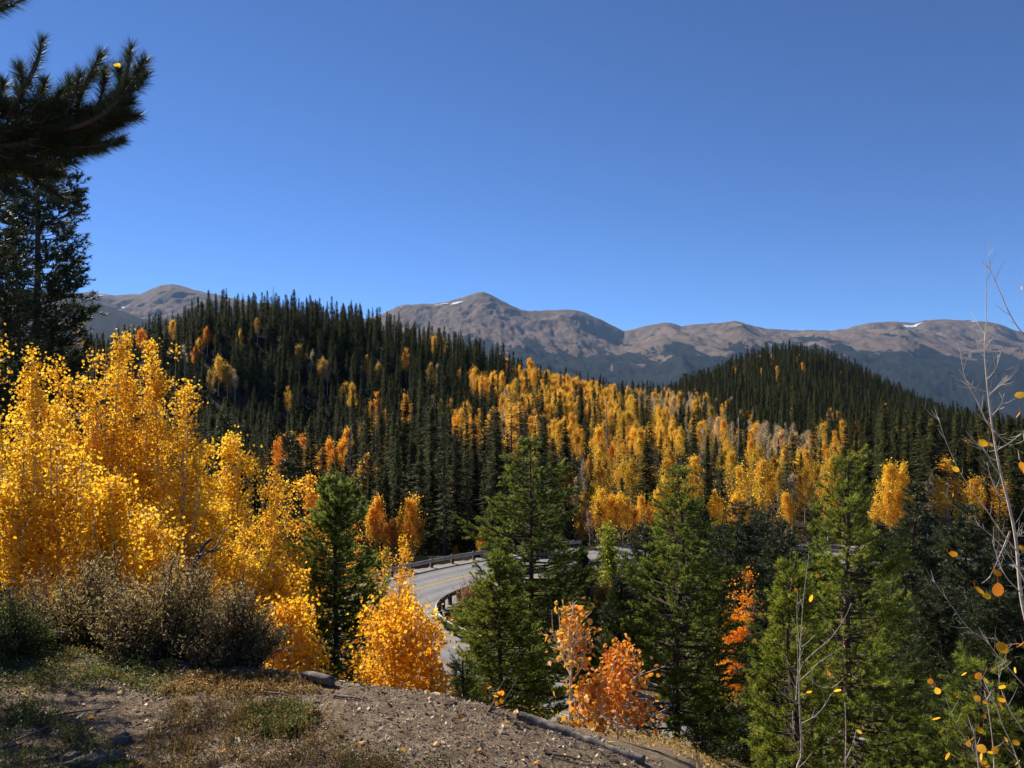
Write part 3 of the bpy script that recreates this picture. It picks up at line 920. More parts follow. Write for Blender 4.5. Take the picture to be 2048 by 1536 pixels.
O_ = (1.05, .70, .6); O2 = (1.02, .68, .6); YB = (1.08, 1.0, .8); PB = (.62, .62, 1.1); PC = (.95, .95, .95); GY = (.55, .95, .9); BR = (.66, .50, .7); YO = (1.05, .88, .8)
EXTRA = [  # px, top y, height m, colour, kind
    (285, 652, 9, O2, 'full'), (345, 640, 7, O2, 'full'), (415, 650, 8, O2, 'full'), (400, 672, 6, O_, 'full'), (430, 668, 6, O2, 'full'), (392, 690, 7, O_, 'full'),
    (437, 705, 10, PC, 'full'), (455, 722, 9, PB, 'full'), (470, 735, 8, PC, 'bare'), (420, 738, 8, PB, 'full'),
    (515, 635, 7, PB, 'full'), (530, 650, 6, YO, 'bare'), (598, 690, 9, PB, 'full'), (622, 700, 9, PC, 'bare'), (645, 710, 9, PB, 'full'), (655, 720, 8, YO, 'bare'),
    (735, 708, 8, YO, 'full'), (757, 720, 8, PB, 'full'), (812, 693, 9, YO, 'full'), (862, 724, 9, PB, 'full'), (877, 726, 8, PC, 'bare'), (885, 675, 7, GY, 'full'), (868, 668, 6, YO, 'full'),
    (752, 780, 9, YO, 'full'), (742, 802, 8, YO, 'full'), (765, 820, 6, YO, 'full'), (812, 785, 10, YO, 'full'), (688, 765, 6, PB, 'full'), (733, 905, 9, YO, 'full'),
    (910, 815, 8, YO, 'full'), (922, 812, 8, YO, 'full'), (945, 820, 10, YB, 'full'), (948, 735, 9, YB, 'full'), (937, 892, 4, YB, 'full'), (940, 905, 4, YB, 'full'),
    (1005, 880, 6, YB, 'full'), (1025, 878, 7, YB, 'full'), (1040, 875, 7, YB, 'full'), (885, 895, 4, YB, 'full'),
    (530, 918, 6, O2, 'full'), (551, 880, 9, O2, 'full'), (560, 872, 9, O2, 'full'), (585, 862, 9, O2, 'full'), (607, 872, 9, O2, 'full'), (617, 885, 8, O2, 'full'), (597, 880, 9, O2, 'full'),
    (645, 890, 8, YO, 'full'), (632, 885, 8, O_, 'full'), (660, 868, 9, YO, 'full'), (694, 856, 9, YO, 'full'), (685, 875, 8, YO, 'full'),
    (755, 992, 8, YO, 'full'), (742, 1010, 7, YB, 'full'), (800, 1020, 6, YO, 'full'), (817, 993, 8, YB, 'full'), (826, 1010, 7, YO, 'full'), (785, 1030, 7, BR, 'full'), (812, 1040, 6, YO, 'full'),
    (772, 1045, 6, YO, 'full'), (912, 1090, 3, YO, 'full'), (962, 1058, 5, YO, 'full'), (1000, 990, 6, BR, 'full'), (1060, 715, 8, YB, 'full'), (1065, 735, 8, YB, 'full'),
    (1115, 925, 7, YB, 'full'), (1110, 940, 6, YO, 'full'), (1140, 940, 7, BR, 'full'), (1068, 920, 6, YO, 'full'), (1155, 950, 7, YO, 'bare'),
    (1330, 950, 8, YO, 'full'), (1320, 965, 7, YB, 'full'), (1390, 985, 8, O_, 'full'), (1370, 975, 8, YO, 'full'), (1428, 978, 9, YB, 'full'), (1437, 992, 8, YO, 'full'), (1472, 980, 9, YO, 'full'), (1484, 985, 8, YO, 'full'), (1465, 995, 8, YO, 'full'),
    (1572, 984, 8, O_, 'full'), (1580, 1000, 7, O_, 'full'), (1205, 975, 8, YO, 'full'), (1222, 985, 8, O_, 'full'), (1240, 978, 8, YO, 'full'), (1255, 990, 8, O_, 'full'),
    (1283, 990, 8, O_, 'full'), (1195, 1000, 7, BR, 'full'), (1230, 1010, 7, BR, 'full'), (1270, 1015, 7, BR, 'full'), (1180, 1020, 6, BR, 'bare'), (1300, 1000, 8, BR, 'full'),
    (1775, 870, 7, YO, 'full'), (1781, 925, 9, YB, 'full'), (1805, 922, 9, YB, 'full'),
    (1780, 980, 7, O_, 'full'), (1798, 978, 7, O_, 'full'), (1815, 985, 6, O_, 'full'), (1750, 985, 6, YO, 'full'), (1865, 945, 9, PC, 'bare'), (1880, 955, 9, YO, 'full'), (1855, 960, 8, PC, 'bare'), (1895, 960, 8, PC, 'bare'),
    (1522, 735, 7, O_, 'full'), (1540, 742, 6, YO, 'full'), (1555, 748, 6, O_, 'full'), (1573, 752, 5, O_, 'full'), (1605, 725, 9, BR, 'full'), (1480, 740, 6, YO, 'bare'), (1625, 745, 5, YO, 'full'),
    (1830, 828, 6, BR, 'full'),
]
for j, (px, top, h, col, kd) in enumerate(EXTRA):
    d, h = solve(px, top, h)
    if px > 1100 and col in (O_, O2): col = (1.05, 1.0, .8)
    elif px > 1100 and col in (YO, YB): col = (1.05, 1.1, .8)
    x = (px - 1024) / F * d
    # move spruces out of the way
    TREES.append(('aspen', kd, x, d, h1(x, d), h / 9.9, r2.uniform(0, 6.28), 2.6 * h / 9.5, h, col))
ex = np.array([(t[2], t[3]) for t in TREES[-len(EXTRA):]])
row = np.array([e_[0] > 520 and e_[0] < 710 and e_[1] > 850 for e_ in EXTRA])
TREES = [t for t in TREES[:-len(EXTRA)] if not (((ex[:, 1] - t[3] < np.where(row, 26, 10)) & (ex[:, 1] - t[3] > -1.5) & (abs(ex[:, 0] / ex[:, 1] * t[3] - t[2]) < np.where(row, 1.9, 1.2))).any()) or r2.uniform() < .2] + TREES[-len(EXTRA):]

# which show largest: coverage of a small picture, near to far
TREES.sort(key=lambda t: t[3])
cov = np.zeros((192, 256), bool)
cov[150:, :120] = True
show = []
for t in TREES:
    px = 1024 + F * t[2] / t[3]; yb = 768 - (t[4] - EYE) / t[3] * F; yt = 768 - (t[4] + t[8] - EYE) / t[3] * F
    w = t[7] / t[3] * F * .5
    a_, b_ = int(yt / 8), int(yb / 8)
    x0, x1 = int((px - w) / 8), int((px + w) / 8) + 1
    new = 0
    for r_ in range(max(0, a_), min(192, b_ + 1)):
        f_ = (r_ - a_ + 1) / max(1, b_ - a_ + 1)
        ww = (x1 - x0) * .5 * (min(1, f_ * 1.4) if t[0] == 'spruce' else (.9 if f_ < .6 else .1)); c_ = (x0 + x1) / 2
        xa, xb = max(0, int(c_ - ww)), min(256, int(c_ + ww + .999))
        if xb > xa:
            new += (~cov[r_, xa:xb]).sum(); cov[r_, xa:xb] = True
    show.append(new)
show = np.array(show)
indiv = set()
for kd, mx in (('spruce', 262), ('aspen', 262)):
    ids = [i for i, t in enumerate(TREES) if t[0] == kd]
    ids.sort(key=lambda i: -show[i])
    indiv.update([i for i in ids[:mx] if show[i] > 0])


COLN = [(330, 'behind the left aspens'), (430, 'under the left hilltop'), (520, 'above the twin aspens'), (620, 'above the orange aspens'), (720, 'above the slender pine'),
        (830, 'left of the bend'), (920, 'above the guard rail'), (1010, 'under the pointed summit'), (1110, 'behind the tall pine'), (1200, 'beside the tall pine'), (1290, 'above the pale poplar'),
        (1400, 'behind the broad pine'), (1500, 'beside the broad pine'), (1610, 'under the dark knoll'), (1740, 'behind largest bright pine'), (1850, 'right of brightest pine'),
        (1950, 'left of bare sapling'), (9999, 'behind the bare sapling')]
ROWN = [(640, 'on the skyline'), (720, 'below the crest'), (790, 'on the upper slope'), (860, 'on mid slope'), (930, 'on the lower slope'), (9999, 'at the slope foot')]
NUM = 'zero one two three four five six seven eight nine ten eleven twelve thirteen fourteen fifteen sixteen seventeen eighteen nineteen twenty twenty-one twenty-two twenty-three twenty-four twenty-five twenty-six twenty-seven twenty-eight twenty-nine thirty'.split()
ORD = 'leftmost second third fourth fifth sixth seventh eighth ninth tenth eleventh twelfth thirteenth fourteenth fifteenth sixteenth seventeenth eighteenth nineteenth twentieth twenty-first twenty-second twenty-third twenty-fourth twenty-fifth twenty-sixth twenty-seventh twenty-eighth twenty-ninth thirtieth'.split()
cells = {}
for i in indiv:
    kd, var, x, y, z, s, rz, w, h, col = TREES[i]
    px = 1024 + F * x / y; top = 768 - (z + h - EYE) / y * F
    if kd == 'spruce': nm = 'larger dark spruce'
    elif col[1] / col[0] < .64: nm = 'orange aspen'
    elif col[0] < .7: nm = 'dull brown aspen' if col[1] < .9 else 'greenish aspen'
    elif var == 'bare': nm = 'half bare aspen'
    else: nm = 'golden aspen'
    cells.setdefault((nm, next(t for v, t in ROWN if top < v), next(t for v, t in COLN if px < v)), []).append((px, i))
LAB = {}
for (nm, rw, cl_), lst in cells.items():
    lst.sort()
    for k, (px, i) in enumerate(lst):
        m = len(lst)
        if m == 1: lab = 'only %s %s, %s' % (nm, rw, cl_)
        elif m <= 30: lab = '%s of %s %ss %s, %s' % ('leftmost' if k == 0 else ('rightmost' if k == m - 1 else ORD[k] + ' from left'), NUM[m], nm, rw, cl_)
        else: lab = '%s among many %s, %s' % (nm, rw, cl_)
        LAB[i] = (lab, '%ss %s, %s' % (nm, rw, cl_))


# dead grey snags among the spruces
M['snag'] = surf('grey_snag_bark', lambda nt: ramp(nt, noise_n(nt, 10), [(.3, (.13, .115, .10)), (.7, (.30, .27, .235))]), .9, .1)
SNAG = []
for sd_ in (601, 602, 603):
    g_ = np.random.default_rng(sd_); tm, bm2 = MB(), MB()
    rng = g_
    tube(tm, [(0, 0, -.5), (.05, 0, 5), (g_.normal() * .25, g_.normal() * .2, 11)], [.16, .11, .03], 6)
    for q in range(34):
        z0 = g_.uniform(2.2, 10.6); az = g_.uniform(0, 6.283); L = g_.uniform(.3, 1.3) * (1.15 - z0 / 12)
        tube(bm2, [(0, 0, z0), (math.cos(az) * L * .6, math.sin(az) * L * .6, z0 - .02), (math.cos(az) * L, math.sin(az) * L, z0 + g_.uniform(-.25, .1))], [.03, .02, .01], 3, .5)
    SNAG.append((tm.mesh('trunk', M['snag'], True), bm2.mesh('branches', M['snag'])))
for k, (px, top, where) in enumerate([(545, 572, 'on the skyline above the orange aspens'), (618, 585, 'on the skyline left of the central mountain'), (388, 590, 'near the left end of the ridge skyline'),
                                      (790, 640, 'on the ridge under the left shoulder of the mountain'), (905, 690, 'between spruces beside the golden stand'), (1215, 800, 'inside the golden stand left half'),
                                      (1478, 830, 'among pale aspens in the stand right half'), (1745, 745, 'standing tall on the right slope of the knoll'), (700, 850, 'on the shaded slope above the slender pine'), (1850, 800, 'on the lower right shoulder of the knoll')]):
    d, h = solve(px, top, 12)
    x = (px - 1024) / F * d
    rt = place('dead_tree', SNAG[k % 3], x, d, h1(x, d), k * 1.3, h / 11, 'bare grey dead trunk ' + where, 'dead tree', 'dead trees on the hills')
    rt.children[1].name = 'branches'

stuff_pts = {'spruce': [], 'aspen': [], 'bare': []}
for i, t in enumerate(TREES):
    kd, var, x, y, z, s, rz, w, h, col = t
    px = 1024 + F * x / y
    if i in indiv:
        lab, grp = LAB[i]
        ms = SPR if kd == 'spruce' else (ASP if var == 'full' else ASP_BARE)
        ws = s * (random.uniform(.8, 1.3) if kd == 'spruce' else random.uniform(.62, 1.0))
        place('spruce_tree' if kd == 'spruce' else 'aspen_tree', ms[i % len(ms)], x, y, z, rz, ws, lab, 'spruce' if kd == 'spruce' else 'aspen', grp, col, s)
    else:
        stuff_pts['bare' if (kd == 'aspen' and var == 'bare') else kd].append((x, y, z, s, rz))
print('TREES', len(TREES), 'indiv', len(indiv), {k: len(v) for k, v in stuff_pts.items()})


def scatter(name, pts, protos, label, col=(1, 1, 1)):
    """one object of countless trees: points carrying copies of whole-tree meshes"""
    me = D.meshes.new(name)
    me.from_pydata([p[:3] for p in pts], [], [])
    for nm, k in (('scl', 3), ('rz', 4)):
        at_ = me.attributes.new(nm, 'FLOAT', 'POINT'); at_.data.foreach_set('value', [p[k] for p in pts])
    at_ = me.attributes.new('idx', 'INT', 'POINT'); at_.data.foreach_set('value', [i * 7 % len(protos) for i in range(len(pts))])
    o = link(D.objects.new(name, me)); o.color = (*col, 1)
    ng = D.node_groups.new(name + '_nodes', 'GeometryNodeTree')
    ng.interface.new_socket('Geometry', in_out='INPUT', socket_type='NodeSocketGeometry')
    ng.interface.new_socket('Geometry', in_out='OUTPUT', socket_type='NodeSocketGeometry')
    N = ng.nodes; Lk = ng.links
    gi = N.new('NodeGroupInput'); go = N.new('NodeGroupOutput')
    g2i = N.new('GeometryNodeJoinGeometry')
    for pair in protos:
        jg = N.new('GeometryNodeJoinGeometry')
        for po in pair:
            oi = N.new('GeometryNodeObjectInfo'); oi.inputs['Object'].default_value = po; oi.transform_space = 'ORIGINAL'
            Lk.new(oi.outputs['Geometry'], jg.inputs[0])
        gt = N.new('GeometryNodeGeometryToInstance'); Lk.new(jg.outputs[0], gt.inputs[0]); Lk.new(gt.outputs[0], g2i.inputs[0])
    ip = N.new('GeometryNodeInstanceOnPoints')
    Lk.new(gi.outputs[0], ip.inputs['Points']); Lk.new(g2i.outputs[0], ip.inputs['Instance'])
    ip.inputs['Pick Instance'].default_value = True
    def na(nm, ty):
        a__ = N.new('GeometryNodeInputNamedAttribute'); a__.data_type = ty; a__.inputs[0].default_value = nm; return a__.outputs[0]
    Lk.new(na('idx', 'INT'), ip.inputs['Instance Index'])
    cx = N.new('ShaderNodeCombineXYZ'); Lk.new(na('rz', 'FLOAT'), cx.inputs[2])
    Lk.new(cx.outputs[0], ip.inputs['Rotation'])
    Lk.new(na('scl', 'FLOAT'), ip.inputs['Scale'])
    Lk.new(ip.outputs[0], go.inputs[0])
    mod = o.modifiers.new('scatter', 'NODES'); mod.node_group = ng
    tag(o, label, kind='stuff')
    return o


def proto_objs(ms):
    """mesh objects used as sources; never linked to the scene"""
    return [tuple(D.objects.new('source', me) for me in pair) for pair in ms]


scatter('distant_spruce_forest', stuff_pts['spruce'], proto_objs(SPR), 'mass of dark spruces covering the hills behind the road')
scatter('distant_aspen_stand', stuff_pts['aspen'], proto_objs(ASP), 'mass of golden aspens on the middle of the hillside', (1, .97, 1))
scatter('distant_bare_aspens', stuff_pts['bare'], proto_objs(ASP_BARE), 'half bare pale aspens mixed into the golden stand', (1, 1, 1))

# ------------------------------------------------------------------ nearer single trees
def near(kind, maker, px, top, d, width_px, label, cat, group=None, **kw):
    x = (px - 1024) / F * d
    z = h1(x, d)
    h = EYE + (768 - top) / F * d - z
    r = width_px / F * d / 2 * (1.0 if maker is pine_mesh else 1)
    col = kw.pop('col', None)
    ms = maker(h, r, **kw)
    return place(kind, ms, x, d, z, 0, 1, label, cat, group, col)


near('pine_tree', pine_mesh, 1060, 868, 23, 255, 'tall green pine standing right of the road bend behind the bare dry branch', 'pine', seed=1, top_pow=.72, nbr=500, tuft=46, lo=.08, nw=.020, nl=.085, col=(.85, .9, 1), group='green pines below the viewpoint')
near('pine_tree', pine_mesh, 1000, 1105, 19, 170, 'shorter green pine overlapping the tall one at its left, against the guard rail', 'pine', seed=2, top_pow=.95, nbr=380, tuft=46, lo=.04, nw=.017, nl=.080, col=(1.05, 1.05, .9), group='green pines below the viewpoint')
near('pine_tree', pine_mesh, 925, 1322, 15, 60, 'small young pine between the road and the mound crest', 'pine', seed=3, nbr=90, tuft=24, lo=.3, col=(.8, .9, 1), group='green pines below the viewpoint')
near('pine_tree', pine_mesh, 1355, 930, 22, 300, 'broad green pine with bare lower trunk right of the orange saplings', 'pine', seed=4, nbr=380, tuft=46, lo=.09, nw=.019, nl=.09, trunk_r=.015, col=(.95, 1, .95), group='green pines below the viewpoint')
near('pine_tree', pine_mesh, 1697, 902, 13.5, 295, 'large bright green pine behind the bare sapling at right', 'pine', seed=5, nbr=400, tuft=46, nl=.075, nw=.012, lo=.03, up=.6, col=(1.08, 1.12, .9), group='green pines below the viewpoint')
near('pine_tree', pine_mesh, 1592, 1105, 12, 190, 'bright green younger pine at the left foot of the largest bright pine', 'pine', seed=6, nbr=280, tuft=50, nl=.07, nw=.011, lo=.03, up=.6, col=(1.1, 1.12, .85), group='green pines below the viewpoint')
near('pine_tree', pine_mesh, 672, 945, 17, 165, 'slender green pine between the yellow aspens left of the road', 'pine', seed=7, nbr=520, tuft=46, nl=.08, nw=.016, lo=.05, up=.5, top_pow=.7, col=(.95, 1.05, 1), group='green pines below the viewpoint')
near('pine_tree', pine_mesh, 1968, 1325, 8, 230, 'low bushy pine in the bottom right corner behind yellow leaves', 'pine', seed=8, nbr=150, tuft=60, nl=.06, nw=.006, lo=.3, up=.5, col=(1.1, 1.15, .9), group='green pines below the viewpoint')
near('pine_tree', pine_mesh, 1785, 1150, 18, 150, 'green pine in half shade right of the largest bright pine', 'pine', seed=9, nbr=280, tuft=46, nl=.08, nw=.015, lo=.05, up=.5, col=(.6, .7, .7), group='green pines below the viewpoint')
for k, (px, top, d, w, seed, lab) in enumerate([
        (1480, 1000, 44, 120, 21, 'dark pine in front of the yellow aspens, left of the orange aspen'),
        (1565, 1035, 47, 110, 22, 'dark pine standing between the orange aspen and the bright young pine'),
        (1290, 1040, 50, 110, 23, 'dark pine across the meadow left of the broad pine'),
        (1835, 955, 30, 150, 24, 'tall dark spruce right of the largest bright pine'),
        (1935, 1000, 33, 150, 25, 'dark spruce behind the bare branches at the right edge'),
        (2035, 1090, 28, 130, 26, 'dark spruce cut by the right edge of the picture'),
        (1880, 1165, 22, 170, 27, 'shaded dark conifer above the yellow leaves in the lower right'),
        (1168, 1165, 44, 60, 28, 'dark conifer beside the meadow behind the orange sapling'),
        (1165, 1095, 64, 36, 29, 'small thin spruce in front of the shaded far road'),
        (165, 880, 11.5, 170, 48, 'shaded dark conifer seen through gaps in the lower golden aspens at left'),
        (290, 930, 14, 130, 49, 'shaded dark conifer hidden behind the golden aspens left of the twin tops'),
        (450, 815, 42, 70, 30, 'dark pine top showing above the yellow aspens at left'),
        (575, 862, 46, 60, 31, 'thin dark spruce in front of the orange aspen row'),
        (1425, 1120, 36, 130, 32, 'dark conifer directly behind the broad pine'),
        (1530, 1180, 30, 120, 33, 'dark conifer to the right behind the orange aspen'),
        (1990, 1180, 20, 190, 34, 'dark conifer behind the bare white sapling at right'),
        (1392, 1000, 54, 110, 35, 'dark conifer top seen just right of the broad pine crown'),
        (1445, 1045, 52, 110, 36, 'dark conifer between two others under the yellow aspens at centre right'),
        (1522, 1020, 58, 110, 37, 'dark conifer left of the dark gap below the yellow aspens'),
        (1625, 1070, 55, 110, 38, 'dark conifer at the left flank of the largest bright pine'),
        (1755, 1040, 56, 100, 39, 'dark conifer at the right flank of the largest bright pine'),
        (1800, 1075, 50, 110, 40, 'dark conifer below the golden aspens beyond the road'),
        (1885, 1050, 52, 110, 43, 'dark conifer between the two tall dark spruces at right'),
        (1990, 1075, 48, 120, 44, 'dark conifer crossed by the bare branches at right'),
        (1240, 1150, 46, 70, 45, 'small dark conifer beside the pale poplar'),
        (1330, 1070, 56, 90, 46, 'dark conifer behind the left half of the broad pine'),
        (1122, 1120, 50, 70, 47, 'dark conifer at the right foot of the tall green pine')]):
    near('spruce_tree', pine_mesh, px, top, d, w, lab, 'spruce', 'dark conifers near the meadow', seed=seed, nbr=620 if d < 40 else 520, tuft=20, nl=.16, nw=.038 if d > 25 else .020, lo=.03, up=.1, material='needle_dark', top_pow=.75, col=(1.2, 1.25, 1.0), tlen=.38)
near('pine_tree', pine_mesh, 75, 195, 24, 230, 'tall dark pine with visible trunk at the left edge, its crown against the sky', 'pine', None, seed=41, nbr=620, tuft=40, nl=.13, nw=.028, lo=.12, up=.5, material='needle_dark', trunk_r=.015, top_pow=.35, tlen=.42)
near('pine_tree', pine_mesh, -25, 300, 20, 200, 'dark pine cut by the left edge beside the tall dark pine', 'pine', None, seed=42, nbr=520, tuft=40, nl=.12, nw=.024, lo=.1, up=.5, material='needle_dark', top_pow=.5, tlen=.38)

_ms = pine_mesh(6.5, 1.25, 43, nbr=240, tuft=40, nl=.08, nw=.010, lo=.05, up=.4, top_pow=.7)  # extra pine out of view, added only to shade the lower left ground
place('pine_tree', _ms, -5.5, 5.9, h1(-5.5, 5.9), 0, 1, 'unseen young pine added left of the picture to shade the lower left ground', 'pine')

# near yellow aspens at left
NA = [  # px, top, d, width px, n leaves, colour, label
    (-12, 668, 8.6, 150, 4200, (1, 1, 1), 'golden aspen cut by the left edge of the picture'),
    (85, 690, 9.5, 150, 6500, (1, 1, 1), 'golden aspen second from the left edge in the big aspen clump'),
    (150, 708, 10.5, 110, 5000, (1, .97, 1), 'golden aspen between two taller ones in the big clump at left'),
    (203, 643, 10.5, 150, 8000, (1, 1, 1), 'tallest golden aspen of the big clump at left'),
    (262, 712, 11, 110, 3600, (1, .97, .9), 'golden aspen just right of the tallest one in the clump'),
    (328, 675, 11, 140, 8000, (1, .98, 1), 'golden aspen with a thin spire at the right side of the big clump'),
    (362, 770, 10, 110, 5200, (1, .95, .9), 'golden aspen bordering the dark hill at the right of the big clump'),
    (120, 850, 7.6, 230, 3900, (1, 1, 1), 'lower golden aspen in front at left with visible grey stem'),
    (20, 880, 7.2, 170, 2800, (1, 1, 1), 'low golden aspen at the left edge above the shrub'),
    (212, 952, 7.2, 130, 4500, (1.05, 1.05, 1), 'small bright golden aspen in front of the big clump'),
    (300, 1010, 8, 160, 4500, (1, 1, 1), 'low bright golden aspen behind the dead snag'),
    (385, 900, 13, 120, 5500, (1, 1.0, 1), 'golden aspen on the slope left of the twin tops'),
    (430, 862, 14, 120, 8000, (1.05, 1.08, 1), 'bright yellow aspen, left one of the twin tops against the dark hill'),
    (474, 868, 14.3, 110, 8000, (1.05, 1.06, 1), 'bright yellow aspen, right one of the twin tops against the dark hill'),
    (420, 1010, 10.5, 190, 7000, (1, 1.02, 1), 'low yellow aspen beneath the twin tops'),
    (500, 1040, 11.5, 140, 6000, (1.02, .95, .9), 'yellow aspen lower right of the twin tops'),
    (550, 928, 18, 100, 7500, (1.05, 1.0, .9), 'slim yellow aspen below the orange aspen row'),
    (620, 940, 21, 110, 6500, (1.0, .84, .9), 'rounder gold aspen directly left of the slender green pine'),
    (585, 1080, 14, 120, 5500, (1, .88, .9), 'small gold aspen beside the slender green pine'),
    (545, 1120, 9, 150, 5000, (1.02, .95, .9), 'yellow aspen sapling right of the brown shrub'),
    (575, 1210, 7.4, 150, 2600, (1.02, .95, .9), 'low yellow aspen sapling at the right end of the brown shrub'),
    (705, 1035, 33, 60, 2500, (1, .75, .8), 'gold aspen behind the slender green pine at its right'),
    (783, 1072, 31, 90, 7000, (1.05, .95, .8), 'yellow aspen with dense top hiding the left of the bend'),
    (762, 1130, 29, 70, 4000, (1.02, .85, .8), 'lower gold aspen against the slender pine near the bend'),
    (825, 1160, 33, 60, 2500, (.85, .72, .9), 'thin brownish aspen touching the outer guard rail'),
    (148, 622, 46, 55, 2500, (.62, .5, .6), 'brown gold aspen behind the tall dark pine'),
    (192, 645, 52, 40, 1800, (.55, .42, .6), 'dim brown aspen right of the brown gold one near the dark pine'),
]
for k, (px, top, d, w, n_, col, lab) in enumerate(NA):
    sc = 1.0 if d < 12 else (1.25 if d < 20 else 1.8)
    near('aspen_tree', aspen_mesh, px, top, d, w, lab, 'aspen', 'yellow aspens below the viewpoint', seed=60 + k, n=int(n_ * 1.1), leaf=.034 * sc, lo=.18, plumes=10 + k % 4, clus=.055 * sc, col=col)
near('aspen_tree', aspen_mesh, 790, 1205, 8.5, 195, 'bright yellow bushy aspen rising over the mound crest left of the road', 'aspen', None, seed=91, n=4600, leaf=.038, lo=.05, plumes=14, clus=.07, col=(1.08, .98, .9))
near('aspen_tree', aspen_mesh, 868, 1300, 8.0, 60, 'small yellow sapling beside the bushy aspen at the road edge', 'aspen', None, seed=92, n=500, leaf=.044, lo=.1, plumes=5, clus=.06, col=(1.05, .85, .8))
near('aspen_tree', aspen_mesh, 1478, 1140, 33, 95, 'orange aspen glowing between dark conifers right of the broad pine', 'aspen', None, seed=93, n=6500, leaf=.08, lo=.3, plumes=10, clus=.15, col=(1.0, .66, .7))
near('aspen_tree', aspen_mesh, 1140, 1200, 6.0, 130, 'orange aspen sapling with thin bare stem behind the log', 'aspen', None, seed=94, n=260, leaf=.042, lo=.40, plumes=7, clus=.035, material='leaf_orange', trunk_r=.006, bark='bark_twig')
near('aspen_tree', aspen_mesh, 1235, 1300, 6.2, 150, 'reddish orange bushy sapling right behind the log', 'aspen', None, seed=95, n=800, leaf=.038, lo=.12, plumes=9, clus=.04, material='leaf_orange', trunk_r=.006, bark='bark_twig', col=(1, .85, .9))
near('aspen_tree', aspen_mesh, 1185, 1365, 5.9, 90, 'low orange sapling between the thin stemmed one and the reddish one', 'aspen', None, seed=96, n=420, leaf=.040, lo=.1, plumes=6, clus=.05, material='leaf_orange', trunk_r=.006, bark='bark_twig')
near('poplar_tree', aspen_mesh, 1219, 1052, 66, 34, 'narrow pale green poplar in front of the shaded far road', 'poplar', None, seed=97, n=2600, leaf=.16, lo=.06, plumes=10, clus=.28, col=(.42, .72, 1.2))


# ------------------------------------------------------------------ shrubs
def shrub(px, base_y, d, w_px, h_px, label, n=6000, leaf=.02, asp=.45, material=None, stems=90, col=None, seed=0, group=None, zbase=None):
    global rng
    rng = np.random.default_rng(seed)
    x = (px - 1024) / F * d; z = h1(x, d) if zbase is None else zbase
    w = w_px / F * d / 2; h = h_px / F * d * (.88 if d < 8 else 1)
    sb, lb = MB(), MB()
    C = []
    for k in range(stems):
        a_ = rng.uniform(0, 6.283); rr = rng.uniform(0, 1) ** .6
        tx, ty = math.cos(a_) * rr * w, math.sin(a_) * rr * w * .6
        hh = h * (1 - .5 * rr ** 2) * rng.uniform(.45, 1.15) * (1 + .18 * math.sin(tx * 9 + seed))
        p = spline([(tx * .35, ty * .35, -.05), (tx * .6, ty * .6, hh * .45), (tx, ty, hh)], 5)
        p[1:-1] += rng.normal(size=(len(p) - 2, 3)) * h * .02
        tube(sb, p, np.linspace(.004 + h * .004, .0012 + h * .001, len(p)), 3, .5, cap=False)
        m = n // stems
        f = rng.uniform(.25, 1, m) ** .7 * (len(p) - 1)
        i0 = np.minimum(f.astype(int), len(p) - 2)
        C.append(p[i0] + (p[i0 + 1] - p[i0]) * (f - i0)[:, None] + rng.normal(size=(m, 3)) * h * .045)
    leaves(lb, np.vstack(C), leaf, fold=.15, aspect=asp, up=np.array((0, 0, .4)))
    root = link(D.objects.new('shrub', None)); root.location = (x, d, z)
    sb.obj('stem', M['bark_dark'], root)
    o = lb.obj('foliage', material, root)
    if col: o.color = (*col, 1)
    tag(root, label, 'shrub', group)
    return root


M['leaf_brown'] = leaf_mat('brown_green_leaf', [(0, (.16, .09, .035)), (.35, (.36, .23, .09)), (.7, (.31, .27, .085)), (1, (.66, .50, .26))], .42, .5, .25, objcol=True)
M['leaf_green'] = leaf_mat('small_green_leaf', [(0, (.06, .075, .02)), (.5, (.12, .15, .035)), (.85, (.20, .22, .06)), (1, (.34, .18, .05))], .35, .5, .3, objcol=True)
shrub(150, 1345, 5.9, 300, 215, 'dense brown shrub with dry glinting leaves under the aspens, left part', 15000, .023, .42, M['leaf_brown'], 240, seed=301, group='brown shrubs under the aspens')
shrub(330, 1350, 5.5, 330, 225, 'dense brown shrub with dry glinting leaves below the dead snag', 17000, .023, .42, M['leaf_brown'], 260, seed=302, group='brown shrubs under the aspens')
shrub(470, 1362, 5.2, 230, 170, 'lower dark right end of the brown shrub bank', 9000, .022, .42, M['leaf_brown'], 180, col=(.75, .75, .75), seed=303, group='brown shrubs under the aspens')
shrub(20, 1330, 5.4, 220, 130, 'low shrub in shade at the left edge', 5000, .022, .45, M['leaf_green'], 120, seed=304)
shrub(1215, 1215, 63, 75, 68, 'round red and green willow shrub on the meadow', 5000, .16, .5, M['leaf_orange'], 160, col=(.50, .62, .8), seed=305, group='meadow shrubs')
shrub(1225, 1262, 59, 62, 44, 'greyish brown bare shrub in front of the round willow', 2200, .12, .4, M['leaf_brown'], 160, col=(1.0, .9, 1.1), seed=306, group='meadow shrubs')
shrub(955, 1235, 60, 110, 56, 'brown thicket on the meadow inside the bend', 4200, .14, .4, M['leaf_brown'], 170, col=(1.2, .9, .9), seed=307, group='meadow shrubs')
shrub(925, 1262, 55, 70, 34, 'low tan thicket beside the inner guard rail', 2600, .12, .4, M['leaf_brown'], 120, col=(1.4, 1.1, .8), seed=308, group='meadow shrubs')
shrub(1010, 1290, 50, 90, 50, 'dull green thicket behind the shorter pine', 3500, .13, .4, M['leaf_green'], 120, col=(.8, .9, .9), seed=309, group='meadow shrubs')
